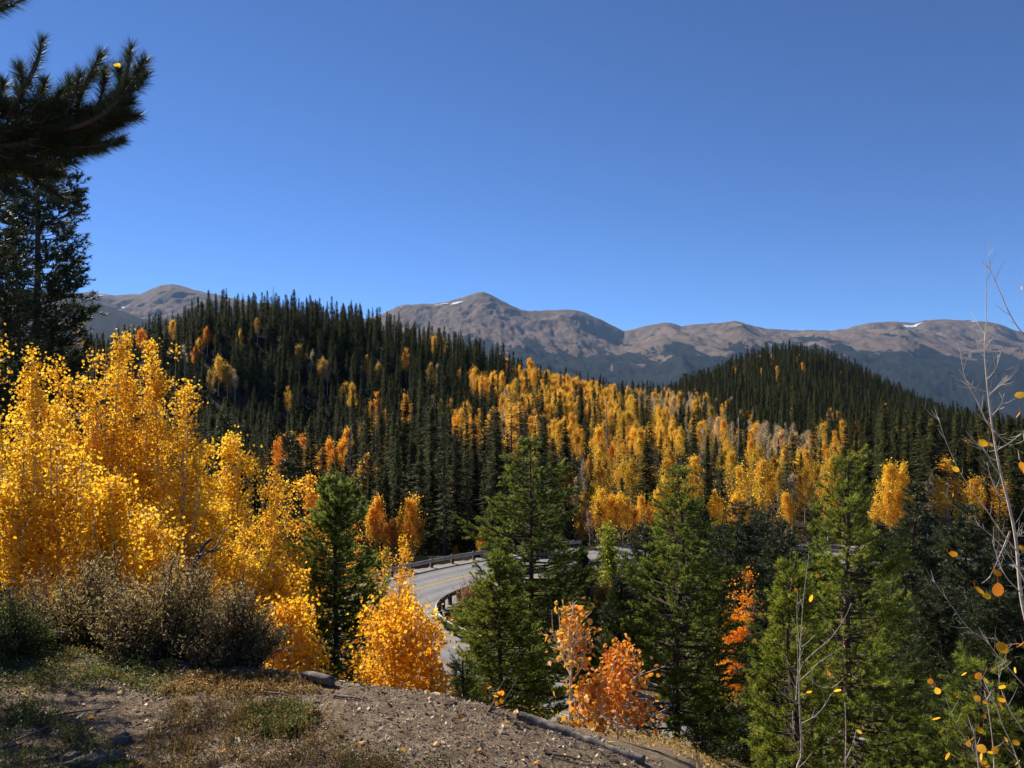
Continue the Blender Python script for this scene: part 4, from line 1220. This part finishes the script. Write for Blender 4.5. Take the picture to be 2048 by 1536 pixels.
for k, (px, by, d, w, h) in enumerate([(1780, 1135, 70, 60, 30), (1300, 1300, 52, 90, 40), (1560, 1150, 66, 90, 40), (1660, 1160, 64, 80, 36), (1900, 1140, 68, 90, 40), (2000, 1160, 60, 90, 45)]):
    shrub(px, by, d, w, h, ['tan shrub by the road shoulder at right', 'dull shrub beside the green meadow patch', 'shrub behind the bright young pine', 'shrub hidden behind the largest bright pine', 'dark shrub at the road edge under the right spruces', 'shrub behind the bare sapling at right'][k], 2500, .13, .45, M['leaf_brown'] if k % 2 == 0 else M['leaf_green'], 100, col=(1.1, .95, .8), seed=320 + k, group='meadow shrubs')


# ------------------------------------------------------------------ bare saplings, traced branch by branch at their own depth
def poly(pts, d, jit=.0):
    return np.array([P(p[0], p[1], p[2] if len(p) > 2 else d) for p in pts])


def add_branch(mb, pts, d, r0, r1, m=5, sides=5):
    c = spline(poly(pts, d), m)
    tube(mb, c, r1 + (r0 - r1) * (1 - np.linspace(0, 1, len(c))) ** 1.5, sides, .5)
    return c


def twigs(mb, c, n_, ln, seed, r=.0016):
    g_ = np.random.default_rng(seed)
    for k in range(n_):
        f = g_.uniform(.15, 1) * (len(c) - 1); i0 = min(int(f), len(c) - 2); p = c[i0] + (c[i0 + 1] - c[i0]) * (f - i0)
        t = unit(c[i0 + 1] - c[i0]); v = unit(g_.normal(size=3)); v = unit(v - (v @ t) * t + t * .8)
        l = ln * g_.uniform(.4, 1.2)
        tube(mb, [p, p + v * l * .5 + (0, 0, l * .02), p + v * l + (0, 0, l * .18)], [r, r * .8, r * .5], 3, .5, cap=False)


def big_leaf(root, p, s, col, k):
    g_ = MB()
    n_ = 10
    ang = np.linspace(0, 2 * math.pi, n_, endpoint=False)
    rad = s * .5 * (1 + .04 * np.sin(ang * 5 + k)); rad[0] *= 1.18
    th = (k * 2.399) % 6.28; tilt = 1.3 * math.sin(k * 1.7)
    nrm = unit(np.array((math.sin(th) * 1.2, -1.0, tilt)))
    ax = unit(np.cross(nrm, np.array((math.cos(k), 0, math.sin(k))))); sd = np.cross(nrm, ax)
    V = [p + nrm * s * .06] + [p + ax * rad[i] * math.cos(ang[i]) + sd * rad[i] * math.sin(ang[i]) * .92 for i in range(n_)]
    g_.add(V, [(0, i + 1, (i + 1) % n_ + 1) for i in range(n_)], (k * .37) % 1)
    tube(g_, [p + ax * rad[0], p + ax * rad[0] + (0, 0.01, s * .6)], [.0012, .0008], 3, .2, cap=False)
    o = g_.obj('leaf', M['leaf_yellow'], root); o.color = (*col, 1)
    return o


sap = link(D.objects.new('bare_sapling', None)); sap.location = (0, 0, 0)
tag(sap, 'tall bare aspen sapling with pale branches and a few yellow leaves at the right edge', 'sapling')
tb = MB(); DS = 3.6
c1 = add_branch(tb, [(2115, 1600), (2062, 1290), (2042, 1190), (2032, 1081), (2016, 1002), (1998, 930), (1985, 857), (1977, 794), (1971, 732), (1969, 690), (1972, 638), (1973, 570), (1971, 523)], DS, .0095, .0010, 6, 7)
twigs(tb, c1, 26, .10, 1)
tb.obj('trunk', M['bark_twig'], sap, True)
SB = [
    [(2110, 720), (2048, 669), (2019, 627), (2003, 591), (1986, 552), (1979, 534), (1978, 505), (1980, 476)],
    [(1985, 857), (1972, 841), (1956, 805), (1933, 763), (1925, 732), (1922, 706)],
    [(1973, 784), (1958, 779), (1944, 772), (1930, 765)],
    [(1973, 760), (1984, 748), (1994, 732), (1996, 708)],
    [(1978, 790), (1998, 773), (2008, 765), (2014, 750)],
    [(1983, 832), (1996, 818), (2004, 806), (2008, 788)],
    [(2060, 1190), (2040, 1143), (1998, 1086), (1956, 1049), (1904, 1008), (1886, 984)],
    [(1998, 922), (1983, 917), (1967, 898), (1961, 890)],
    [(2012, 1002), (1996, 985), (1982, 955), (1974, 924)],
    [(2040, 1110), (2004, 1065), (1972, 1018), (1941, 976), (1915, 935), (1888, 872), (1877, 835)],
    [(2090, 838), (2048, 864), (2020, 885), (1998, 898)],
    [(1988, 862), (2010, 884), (2042, 904)],
    [(2110, 1440), (2048, 1371), (1997, 1313), (1973, 1283), (1936, 1255), (1895, 1200), (1864, 1158)],
    [(2010, 1560), (1980, 1541), (1946, 1501), (1912, 1447), (1891, 1395)],
    [(2050, 1560), (2024, 1490), (2004, 1447), (1990, 1406), (1960, 1362)],
    [(2030, 1075), (2044, 1068), (2060, 1050)],
    [(2020, 1062), (2000, 1110), (1978, 1158)],
    [(2046, 1190), (2010, 1150), (1990, 1100), (1985, 1080)],
    [(1990, 1560), (1985, 1480), (1975, 1410), (1968, 1380)],
    [(1960, 1560), (1953, 1500), (1945, 1450)],
    [(2080, 1330), (2044, 1290), (2010, 1290), (1985, 1275)],
    [(2060, 1480), (2020, 1420), (2000, 1370), (1998, 1330)],
]
for k, b in enumerate(SB):
    bb = MB(); c = add_branch(bb, b, DS - .05 * (k % 5), .0032, .0009)
    twigs(bb, c, 3 + len(b), .075, 20 + k, .0013)
    bb.obj('branch', M['bark_twig'], sap, True)
for k, (px, py, s) in enumerate([(1996, 1180, 32), (1960, 1181, 24), (1974, 1192, 18), (2042, 1288, 30), (2004, 1295, 28), (2040, 790, 22), (2036, 830, 17), (1966, 886, 22), (1981, 888, 14), (2046, 935, 30), (1911, 938, 18), (1906, 990, 10),
                                 (1861, 1363, 20), (1875, 1382, 22), (1915, 1393, 22), (1957, 1352, 22), (1972, 1361, 20), (2004, 1374, 22), (2003, 1400, 24), (2002, 1412, 22), (1955, 1397, 20), (1873, 1437, 24), (1895, 1512, 26), (1963, 1497, 28),
                                 (1962, 1515, 30), (1983, 1505, 26), (1961, 1461, 18), (2012, 1479, 18), (2032, 1485, 22), (1928, 1348, 20), (1969, 1433, 14), (1937, 1488, 18), (2035, 1525, 24), (1907, 1108, 18), (2043, 1095, 14), (2030, 1340, 18), (1970, 1405, 16), (2043, 576, 9), (1995, 1146, 20), (1970, 1528, 24), (1944, 1478, 16), (1990, 1500, 20)]):
    big_leaf(sap, P(px, py, DS - .1 - .04 * (k % 6)), s * (.62 if py > 1300 else .8) / F * DS, (1.15, 1.0 if k % 3 else .8, .9), k)

sp2 = link(D.objects.new('bare_sapling', None))
tag(sp2, 'small bare sapling with forked white stem in front of the bright young pine', 'sapling')
tb = MB(); D2 = 4.6
c1 = add_branch(tb, [(1590, 1640), (1594, 1541), (1603, 1505), (1599, 1409), (1599, 1341), (1603, 1255), (1608, 1187), (1618, 1108)], D2, .0085, .0009, 6, 7)
twigs(tb, c1, 16, .10, 3)
tb.obj('trunk', M['bark_twig'], sp2, True)
for k, b in enumerate([[(1600, 1505), (1587, 1470), (1585, 1420)], [(1601, 1360), (1618, 1344), (1638, 1324), (1656, 1313), (1686, 1293)], [(1610, 1322), (1630, 1303), (1662, 1276), (1690, 1235), (1703, 1205)],
                       [(1598, 1408), (1580, 1398), (1567, 1388), (1550, 1371)], [(1598, 1345), (1584, 1334), (1575, 1326)], [(1618, 1352), (1638, 1373), (1666, 1376)], [(1603, 1447), (1630, 1432), (1650, 1410), (1662, 1388)],
                       [(1601, 1300), (1594, 1240), (1595, 1180)], [(1592, 1400), (1596, 1330), (1594, 1270)]]):
    bb = MB(); c = add_branch(bb, b, D2 - .04 * (k % 3), .0028, .0009); twigs(bb, c, 5, .07, 60 + k, .0013); bb.obj('branch', M['bark_twig'], sp2, True)
for k, (px, py, s) in enumerate([(1622, 1197, 14), (1675, 1381, 16), (1635, 1152, 9), (1657, 1346, 12), (1718, 1463, 12), (1618, 1384, 11), (1688, 1292, 6), (1592, 1180, 8)]):
    big_leaf(sp2, P(px, py, D2 - .1), s / F * D2, (1.15, .95, .8), k + 50)

sp3 = link(D.objects.new('bare_sapling', None))
tag(sp3, 'short thin bare stem low down between the two bright pines', 'sapling')
tb = MB(); c = add_branch(tb, [(1691, 1580), (1691, 1532), (1692, 1457), (1690, 1405)], 4.4, .005, .0015); twigs(tb, c, 6, .07, 90)
add_branch(tb, [(1692, 1520), (1705, 1490), (1712, 1462)], 4.4, .003, .0012)
tb.obj('trunk', M['bark_twig'], sp3, True)

# orange leafed twig bush lower right and dry branch on the mound
M['dead_wood'] = surf('dead_wood', lambda nt: ramp(nt, noise_n(nt, 18, 8), [(.3, (.06, .046, .035)), (.55, (.22, .18, .14)), (.75, (.46, .39, .31))]), .85, .2, lambda nt: bump(nt, noise_n(nt, 60), .5, .004))
br = link(D.objects.new('dry_branch', None)); tag(br, 'dry forked branch sticking out of the mound crest with a few orange leaves', 'branch')
tb = MB(); DB = 4.35
add_branch(tb, [(964, 1452), (966, 1440), (970, 1430), (980, 1420)], DB, .010, .006)
add_branch(tb, [(980, 1420), (988, 1402), (996, 1382), (1013, 1352)], DB, .005, .0015)
add_branch(tb, [(980, 1420), (996, 1410), (1009, 1400), (1022, 1380), (1037, 1352)], DB, .005, .0015)
add_branch(tb, [(980, 1422), (1004, 1414), (1018, 1404), (1031, 1390)], DB, .004, .0015)
add_branch(tb, [(970, 1430), (965, 1410), (968, 1392)], DB, .003, .0012)
tb.obj('stem', M['dead_wood'], br, True)
for k, (px, py) in enumerate([(991, 1392), (999, 1386), (1003, 1402), (993, 1407), (979, 1375), (1004, 1386)]):
    big_leaf(br, P(px, py, DB - .03), .028, (1.1, .7, .7), k + 80)

sn = link(D.objects.new('dead_snag', None)); tag(sn, 'weathered dead snag leaning out of the brown shrub', 'dead tree')
tb = MB(); DN = 6.2
add_branch(tb, [(372, 1190), (383, 1153), (396, 1112), (410, 1089), (424, 1077)], DN, .030, .012, 5, 7)
tb.obj('trunk', M['bark_dark'], sn)
for k, b in enumerate([[(400, 1118), (416, 1104), (431, 1095), (440, 1078), (444, 1071), (452, 1060), (461, 1056)], [(413, 1100), (428, 1103), (446, 1090)], [(404, 1100), (399, 1085)], [(396, 1112), (392, 1098), (384, 1092)]]):
    bb = MB(); add_branch(bb, b, DN, .012, .004); bb.obj('branch', M['dead_wood'], sn, True)

# log along the crest
lg = MB(); pts = []
for px, py in [(1036, 1430), (1060, 1440), (1090, 1452), (1125, 1466), (1155, 1480), (1185, 1489), (1215, 1501), (1250, 1511), (1290, 1520)]:
    pts.append(P(px, py, np.interp(px, CE_PX, CE_D) - .05))
sp_ = spline(pts, 6); sp_[:, 2] += .0
tube(lg, sp_, np.interp(np.linspace(0, 1, len(sp_)), [0, .05, .5, 1], [.018, .026, .034, .022]), 12, .5, rough=.06)
tag(lg.obj('log', M['dead_wood'], None, True), 'long grey weathered log lying along the mound crest below the orange saplings', 'log')


def block(name, px, py, d, sx, sy, sz, rz, m, label, cat, seed):
    """irregular rounded lump (rock or cut stump)"""
    g_ = np.random.default_rng(seed)
    mb = MB(); nu, nv = 18, 12
    th = np.linspace(0, 2 * np.pi, nu, endpoint=False); ph = np.linspace(.05, np.pi - .05, nv)
    off = g_.uniform(0, 50)
    V = []
    for p_ in ph:
        for t_ in th:
            v = np.array((math.cos(t_) * math.sin(p_), math.sin(t_) * math.sin(p_), math.cos(p_)))
            v = np.sign(v) * np.abs(v) ** .75
            s_ = 1 + .45 * mnoise.noise(Vector(v * 1.7 + off)) + .22 * mnoise.noise(Vector(v * 4 + off)) + .10 * mnoise.noise(Vector(v * 9 + off))
            V.append(v * s_ * (sx, sy, sz))
    V = np.array(V); c_, s__ = math.cos(rz), math.sin(rz)
    V[:, :2] = V[:, :2] @ np.array(((c_, s__), (-s__, c_)))
    i = np.arange(nv - 1)[:, None] * nu; j = np.arange(nu)[None]; j2 = (j + 1) % nu
    mb.add(V, np.stack([i + j, i + nu + j, i + nu + j2, i + j2], -1).reshape(-1, 4))
    mb.f.append(np.array([list(range(nu))])); mb.t.append(np.array([.5]))
    x = (px - 1024) / F * d
    o = mb.obj(name, m, None, True); o.location = (x, d, h1(x, d) + sz * .45)
    tag(o, label, cat); return o


def ground_hit(px, py):
    d = np.arange(2.2, 30, .02); z = H((px - 1024) / F * d, d)
    y = 768 - (z - EYE) / d * F
    k = np.where(y <= py)[0]
    return d[k[0]] if len(k) else 5.0


M['stone'] = surf('grey_stone', lambda nt: ramp(nt, noise_n(nt, 9, 8, rough=.7), [(.3, (.06, .055, .045)), (.6, (.17, .15, .12)), (.75, (.34, .30, .24))]), .9, .2, lambda nt: bump(nt, noise_n(nt, 30, 8), .7, .01))
# short cut log piece
cl = MB(); dL = ground_hit(640, 1372)
tube(cl, [P(606, 1350, dL + .1), P(625, 1352, dL + .05), P(650, 1358, dL), P(664, 1363, dL - .05)], [.018, .027, .028, .024], 14, .5, rough=.13)
tag(cl.obj('log', M['dead_wood'], None, True), 'short cut log end on the bare soil right of the brown shrub', 'log')
block('rock', 195, 1530, ground_hit(195, 1530), .11, .06, .035, .5, M['stone'], 'flat grey stone in shade at the bottom left', 'rock', 1)
block('rock', 243, 1487, ground_hit(243, 1487), .045, .035, .025, .3, M['stone'], 'small grey stone above the flat stone at bottom left', 'rock', 2)
block('rock', 145, 1525, ground_hit(145, 1525), .035, .03, .03, .9, M['stone'], 'pale lit stone at the left end of the flat stone', 'rock', 3)
block('rock', 900, 1408, ground_hit(900, 1410), .035, .02, .012, .1, M['bark_dark'], 'dark bark lump on the mound crest', 'bark piece', 4)

# sticks lying on the mound
for k, (x0, y0, x1, y1, lab) in enumerate([(520, 1388, 600, 1400, 'grey stick on the soil below the brown shrub'), (440, 1372, 560, 1385, 'long thin stick along the foot of the brown shrub'),
                                           (670, 1396, 745, 1408, 'short stick near the mound crest in the middle'), (0, 1500, 150, 1440, 'thin dark twig across the shaded lower left corner'),
                                           (1090, 1512, 1180, 1530, 'pale stick near the bottom below the log'), (90, 1440, 230, 1420, 'thin pale twig above the stones at left')]):
    d0, d1 = ground_hit(x0, y0), ground_hit(x1, y1)
    a_, b_ = P(x0, y0, d0), P(x1, y1, d1); a_[2] += .012; b_[2] += .012
    m_ = (a_ + b_) / 2 + (0, 0, .008)
    sb = MB(); tube(sb, spline([a_, m_, b_], 5), np.linspace(.007, .003, 11), 5, .5, rough=.1)
    tag(sb.obj('stick', M['dead_wood'], None, True), lab, 'stick')

# ------------------------------------------------------------------ ground litter (countless)
def ground_pts(n_, poly_px, seed, lim=True):
    g_ = np.random.default_rng(seed); P_ = []
    poly_px = np.array(poly_px, float)
    x0, y0 = poly_px.min(0); x1, y1 = poly_px.max(0)
    dd = np.arange(2.4, 7.0, .05)
    out = []
    while len(out) < n_:
        d = g_.uniform(2.6, 6.0, 4000); px = g_.uniform(x0 - 10, x1 + 10, 4000)
        x = (px - 1024) / F * d; z = H(x, d, road=False); py = 768 - (z - EYE) / d * F
        k = inpoly(px, py, poly_px) & (d < np.interp(px, CE_PX, CE_D) + .15)
        out.extend(zip(x[k], d[k], z[k]))
    return np.array(out[:n_])


MOUND = [(-250, 1280), (300, 1320), (560, 1340), (700, 1363), (900, 1393), (1050, 1430), (1200, 1475), (1330, 1526), (1420, 1700), (-250, 1700)]
M['chip'] = leaf_mat('wood_chip', [(0, (.07, .045, .03)), (.45, (.25, .18, .125)), (.8, (.52, .40, .28)), (1, (.88, .75, .56))], .05, .7, .3)
rng = np.random.default_rng(400)
mb = MB(); c = ground_pts(26000, MOUND, 1); c[:, 2] += rng.uniform(.001, .008, len(c))
s = rng.lognormal(-4.35, .5, len(c))
leaves(mb, c, s, np.clip(rng.beta(1.6, 3.0, len(c)), 0, 1), fold=.0, aspect=.38, up=np.array((0, 0, 1.6)), fine=False)
c = ground_pts(1300, MOUND, 2); c[:, 2] += .008
leaves(mb, c, rng.lognormal(-3.75, .35, len(c)), rng.uniform(.75, 1, len(c)), fold=.02, aspect=.4, up=np.array((0, 0, 2.0)), fine=False)
tag(mb.obj('wood_chips', M['chip']), 'tan bark flakes and wood chips strewn over the brown soil', kind='stuff')
mb = MB(); c = ground_pts(9000, MOUND, 3)
dr = unit(rng.normal(size=(len(c), 3)) * (1, 1, .15)); needles(mb, c + (0, 0, .004), dr, .05, .0028, rng.uniform(0, .9, len(c)))
tag(mb.obj('twig_litter', M['chip']), 'fine twigs and dry needles on the soil', kind='stuff')
mb = MB(); c = ground_pts(110, MOUND, 4); c[:, 2] += .010
leaves(mb, c, .030, rng.uniform(.2, 1, len(c)), fold=.15, up=np.array((0, 0, 1.5)))
tag(mb.obj('fallen_leaves', M['leaf_orange']), 'fallen orange and yellow leaves on the mound', kind='stuff')

# low plants: clumps of small leaves
def cover(name, poly_px, clumps, per, hgt, rad, leafs, m, label, seed, asp=.5, col=None, blades=0):
    global rng
    rng = np.random.default_rng(seed)
    cc = ground_pts(clumps, poly_px, seed)
    C = np.repeat(cc, per, 0)
    o_ = rng.normal(size=C.shape) * (rad, rad, 0); hh = rng.uniform(0, 1, len(C)) * hgt * np.exp(-(o_[:, 0] ** 2 + o_[:, 1] ** 2) / (2 * rad * rad))
    C = C + o_; C[:, 2] += hh
    mb = MB(); leaves(mb, C, leafs, np.clip(np.repeat(rng.normal(.5, .34, clumps), per) + rng.normal(size=len(C)) * .2, 0, 1), fold=.2, aspect=asp, up=np.array((0, 0, .9)))
    if blades:
        B = np.repeat(cc, blades, 0) + rng.normal(size=(clumps * blades, 3)) * (rad * .7, rad * .7, 0)
        needles(mb, B, rng.normal(size=B.shape) * (.5, .5, .2) + (0, 0, 1), hgt * 1.5, .003, rng.uniform(0, 1, len(B)))
    o = mb.obj(name, m); tag(o, label, kind='stuff')
    if col: o.color = (*col, 1)
    return o


cover('ground_cover', [(-150, 1290), (150, 1300), (360, 1340), (345, 1390), (240, 1375), (80, 1380), (-150, 1400)], 260, 46, .07, .05, .016, M['leaf_green'], 'low green bearberry mat below the brown shrub', 11, col=(1.25, 1.25, 1.1))
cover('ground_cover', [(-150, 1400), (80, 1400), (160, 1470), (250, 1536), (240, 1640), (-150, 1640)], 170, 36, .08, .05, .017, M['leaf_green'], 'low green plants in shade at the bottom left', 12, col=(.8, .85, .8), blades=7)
cover('dry_plants', [(330, 1400), (480, 1385), (620, 1420), (700, 1480), (800, 1536), (820, 1640), (250, 1640), (300, 1480)], 300, 30, .07, .032, .015, M['leaf_brown'], 'dry brown and reddish low plants on the mound', 13, col=(.62, .56, .5), blades=6)
cover('dry_plants', [(480, 1420), (600, 1410), (640, 1440), (600, 1480), (500, 1470)], 90, 50, .07, .03, .018, M['leaf_green'], 'patch of green low plants in the dry ones', 14, col=(1.2, 1.1, .9), blades=3)
cover('dry_plants', [(380, 1350), (560, 1350), (640, 1385), (480, 1390), (330, 1385)], 160, 40, .05, .03, .016, M['leaf_brown'], 'sparse dry plants along the foot of the brown shrub', 15, col=(1.1, .95, .8), blades=4)
cover('dry_plants', [(680, 1500), (900, 1520), (1000, 1560), (1000, 1660), (640, 1660)], 70, 26, .05, .03, .016, M['leaf_green'], 'few green sprigs at the bottom edge', 16, col=(1, .9, .8), blades=4)

# slope and meadow plants further down
def slope_cover(name, xr, yr, n_, size, m, label, seed, col=None, hgt=.3):
    global rng
    rng = np.random.default_rng(seed)
    d = rng.uniform(*yr, n_); x = rng.uniform(*xr, n_) * 1.0
    k = road_dist(x, d) > 5.3; x, d = x[k], d[k]
    z = H(x, d)
    per = 26
    C = np.repeat(np.stack([x, d, z], 1), per, 0) + rng.normal(size=(len(x) * per, 3)) * (hgt * .9, hgt * .9, 0)
    C[:, 2] = H(C[:, 0], C[:, 1]) + np.abs(rng.normal(size=len(C))) * hgt * .5
    mb = MB(); leaves(mb, C, size, fold=.15, aspect=.35, up=np.array((0, 0, .2)), fine=False, tint=np.clip(np.repeat(rng.normal(.5, .25, len(x)), per) + rng.normal(size=len(C)) * .15, 0, 1))
    o = mb.obj(name, m); tag(o, label, kind='stuff')
    if col: o.color = (*col, 1)


slope_cover('slope_plants', (-14, 18), (6, 33), 7000, .035, M['leaf_brown'], 'dry grass and low plants on the steep slope down to the road', 21, (1.3, 1.15, .9), .14)
slope_cover('meadow_grass', (-6, 40), (40, 70), 5200, .14, M['leaf_green'], 'tufted green and tan grass on the meadow inside the bend', 22, (1.5, 1.15, .9), .22)
slope_cover('meadow_grass', (-4, 40), (40, 72), 2600, .14, M['leaf_brown'], 'tan dry grass on the meadow inside the bend', 23, (1.4, 1.2, .9), .25)
slope_cover('undergrowth', (-60, 70), (79, 100), 5000, .18, M['leaf_brown'], 'dark undergrowth at the edge of the wood', 24, (.6, .6, .55), .4)

# ------------------------------------------------------------------ near pine at left with its branch across the sky
def needle_shoot(mb, tb, c, n_, nl, seed):
    """needles all along a shoot given as a polyline, densest at the tip"""
    g_ = np.random.default_rng(seed)
    f = (1 - g_.uniform(0, 1, n_) ** 1.3 * .98) * (len(c) - 1)
    i0 = np.minimum(f.astype(int), len(c) - 2)
    p = c[i0] + (c[i0 + 1] - c[i0]) * (f - i0)[:, None]
    t = unit(c[i0 + 1] - c[i0])
    v = g_.normal(size=(n_, 3)); v -= (v * t).sum(1)[:, None] * t; v = unit(v)
    tipk = sstep(.75, 1, f / (len(c) - 1))[:, None]
    needles(mb, p, v + t * (.35 + g_.uniform(0, .6, (n_, 1)) + tipk * g_.uniform(0, 2.2, (n_, 1))), nl * 1.1, .0024, np.clip(g_.normal(.45, .22, n_), 0, 1))


rng = np.random.default_rng(500)
pn = link(D.objects.new('pine_tree', None)); tag(pn, 'near pine just outside the left edge, its dark needled branch reaching into the sky', 'pine')
tb = MB(); tr = [(-3.55, 3.5, h1(-3.55, 3.5) - .3), (-3.5, 3.5, 1.5), (-3.45, 3.5, 3.5), (-3.4, 3.5, 7.5)]
tube(tb, spline(tr, 6), np.linspace(.16, .05, 19), 12, .5, rough=.04)
tb.obj('trunk', M['bark_pine'], pn, True)
DBR = 3.5
LIMBS = [
    ([(-600, 330, 3.5), (-300, 330, 3.5), (-60, 300, 3.5), (60, 285, 3.5), (130, 262, 3.45), (190, 238, 3.4), (232, 205, 3.4), (252, 165, 3.4)], .022),
    ([(-600, 420, 3.6), (-250, 400, 3.6), (-40, 350, 3.6), (60, 325, 3.6), (120, 300, 3.6), (180, 290, 3.6), (240, 280, 3.6)], .018),
    ([(-500, 250, 3.7), (-200, 240, 3.7), (-40, 235, 3.6), (60, 225, 3.6), (120, 205, 3.6), (165, 175, 3.6), (190, 145, 3.6)], .016),
]
SHOOTS = [
    [(10, 240), (40, 190), (60, 150), (75, 115), (84, 80)], [(40, 200), (45, 165), (38, 140)], [(60, 225), (82, 195), (88, 165)], [(-20, 240), (0, 195), (6, 165)],
    [(110, 240), (130, 200), (140, 170)], [(150, 215), (165, 175), (185, 140), (200, 108)], [(130, 230), (150, 190), (160, 150)], [(190, 230), (205, 180), (208, 150)],
    [(232, 215), (248, 170), (258, 130), (262, 95)], [(245, 180), (270, 150), (285, 125)], [(250, 190), (275, 175), (290, 152)], [(225, 215), (240, 160), (236, 135)],
    [(200, 225), (235, 215), (262, 205)], [(200, 240), (240, 240), (268, 232)], [(180, 250), (220, 250), (256, 222)], [(150, 262), (200, 262), (240, 250)],
    [(140, 295), (190, 292), (243, 279)], [(110, 305), (160, 300), (200, 296)], [(100, 310), (150, 312), (180, 300)], [(60, 330), (110, 320), (140, 312)],
    [(20, 330), (60, 345), (95, 350)], [(40, 330), (90, 340), (112, 352)], [(0, 300), (40, 320), (80, 330)], [(30, 260), (80, 255), (120, 245)],
    [(0, 260), (50, 250), (90, 232)], [(80, 250), (110, 215), (118, 185)], [(0, 350), (30, 370), (60, 395)], [(60, 350), (85, 370), (112, 385)],
    [(-40, 270), (-5, 215), (-8, 180)], [(90, 285), (120, 275), (160, 262)], [(60, 285), (100, 290), (150, 280)], [(-20, 320), (20, 310), (60, 300)], [(-60, 340), (-10, 360), (20, 385)],
    [(-120, 60), (-50, 30), (0, 5), (34, -14)], [(-60, 40), (-10, 20), (18, 10)], [(100, 240), (140, 225), (175, 215)], [(170, 262), (210, 240), (225, 190)],
    [(-30, 290), (20, 280), (50, 270)], [(20, 300), (70, 270), (100, 262)], [(70, 310), (120, 290), (150, 285)], [(-10, 330), (30, 300), (66, 288)],
]
bm_, nm_ = MB(), MB()
gb = np.random.default_rng(77)
while len(SHOOTS) < 84:
    x_, y_ = gb.uniform(-90, 235), gb.uniform(195, 345)
    if inpoly([x_], [y_], [(-90, 200), (60, 215), (150, 205), (235, 190), (262, 215), (240, 245), (180, 262), (150, 305), (110, 330), (70, 345), (-90, 345)])[0]:
        SHOOTS.append([(x_ - 42, y_ + gb.uniform(-10, 25)), (x_ - 12, y_ + gb.uniform(-4, 12)), (x_ + 12, y_ - gb.uniform(0, 14))])
for pts_, r_ in LIMBS:
    c = spline(poly(pts_, DBR), 5); tube(bm_, c, np.linspace(r_, .004, len(c)), 7, .5, rough=.08)
    needle_shoot(nm_, bm_, c[len(c) // 3:], 900, .055, int(r_ * 1e4))
c = spline(poly([(-700, 200, 3.5), (-300, 110, 3.5), (-100, 55, 3.5), (34, -14, 3.5)], DBR), 5); tube(bm_, c, np.linspace(.018, .004, len(c)), 7, .5)
for k, s_ in enumerate(SHOOTS):
    for rep in range(2):
        dz = [0, .16][rep] + .05 * math.sin(k * 1.9)
        q = [(p_[0] + (rep * 14 * math.sin(k * 3.1)), p_[1] + rep * 12 * math.cos(k * 2.3)) for p_ in s_]
        c = spline(poly(q, DBR + dz), 6); tube(bm_, c, np.linspace(.006, .003, len(c)), 5, .5)
        needle_shoot(nm_, bm_, c, 330, .056, 700 + k * 2 + rep)
bo = bm_.obj('branch', M['bark_dark'], pn, True)
no = nm_.obj('needles', M['needle_dark'], bo); no.color = (1.2, 1.2, 1.1, 1)
# rest of the crown above and beside the picture
ub, un = MB(), MB()
g5 = np.random.default_rng(55)
for k in range(46):
    z0 = g5.uniform(2.6, 7.3); az = g5.uniform(0, 6.283)
    L = g5.uniform(.7, 1.5) * (1.25 - z0 / 9)
    p0 = np.array((-3.45, 3.5, z0)); dv = np.array((math.cos(az), math.sin(az), .15))
    e_ = p0 + dv * L
    px_, py_ = 1024 + F * e_[0] / e_[1], 768 - (e_[2] - EYE) / e_[1] * F
    if px_ > -60 and py_ > -60: continue
    c = spline([p0, p0 + dv * L * .5, e_], 5); tube(ub, c, np.linspace(.018, .005, len(c)), 5, .5)
    for q in range(9):
        f = g5.uniform(.25, 1); s0 = p0 + dv * L * f; v = unit(dv * .7 + g5.normal(size=3) * .6)
        c2 = np.array([s0, s0 + v * .13, s0 + v * .26]); tube(ub, c2, [.005, .004, .003], 4, .5)
        needle_shoot(un, ub, c2, 240, .056, 900 + k * 9 + q)
bo = ub.obj('branch', M['bark_dark'], pn, True); un.obj('needles', M['needle_dark'], bo)
big = MB(); c0 = P(236, 130, 3.35)
rng = np.random.default_rng(2)
leaves(big, c0[None] + rng.normal(size=(2, 3)) * .006, .024, np.array((.5, .6)))
tag(big.obj('stray_leaf', M['leaf_yellow']), 'single yellow leaf caught in the tip of the dark pine branch', 'leaf')

# ------------------------------------------------------------------ air
def haze(density):
    x0, x1, y0, y1, z0, z1 = -14000, 14000, -60, 11000, -420, 1350
    mb = MB()
    mb.add([(x0, y0, z0), (x1, y0, z0), (x1, y1, z0), (x0, y1, z0), (x0, y0, z1), (x1, y0, z1), (x1, y1, z1), (x0, y1, z1)],
           [(3, 2, 1, 0), (4, 5, 6, 7), (0, 1, 5, 4), (1, 2, 6, 5), (2, 3, 7, 6), (3, 0, 4, 7)])
    m, nt, out = mat('air')
    v = nt.nodes.new('ShaderNodeVolumePrincipled')
    v.inputs['Density'].default_value = density
    v.inputs['Color'].default_value = (.40, .64, 1.0, 1)
    v.inputs['Anisotropy'].default_value = .0
    nt.links.new(v.outputs[0], out.inputs['Volume'])
    tag(mb.obj('haze', m), 'thin blue air between the viewpoint and the far mountains', kind='stuff')


haze(2.6e-5)
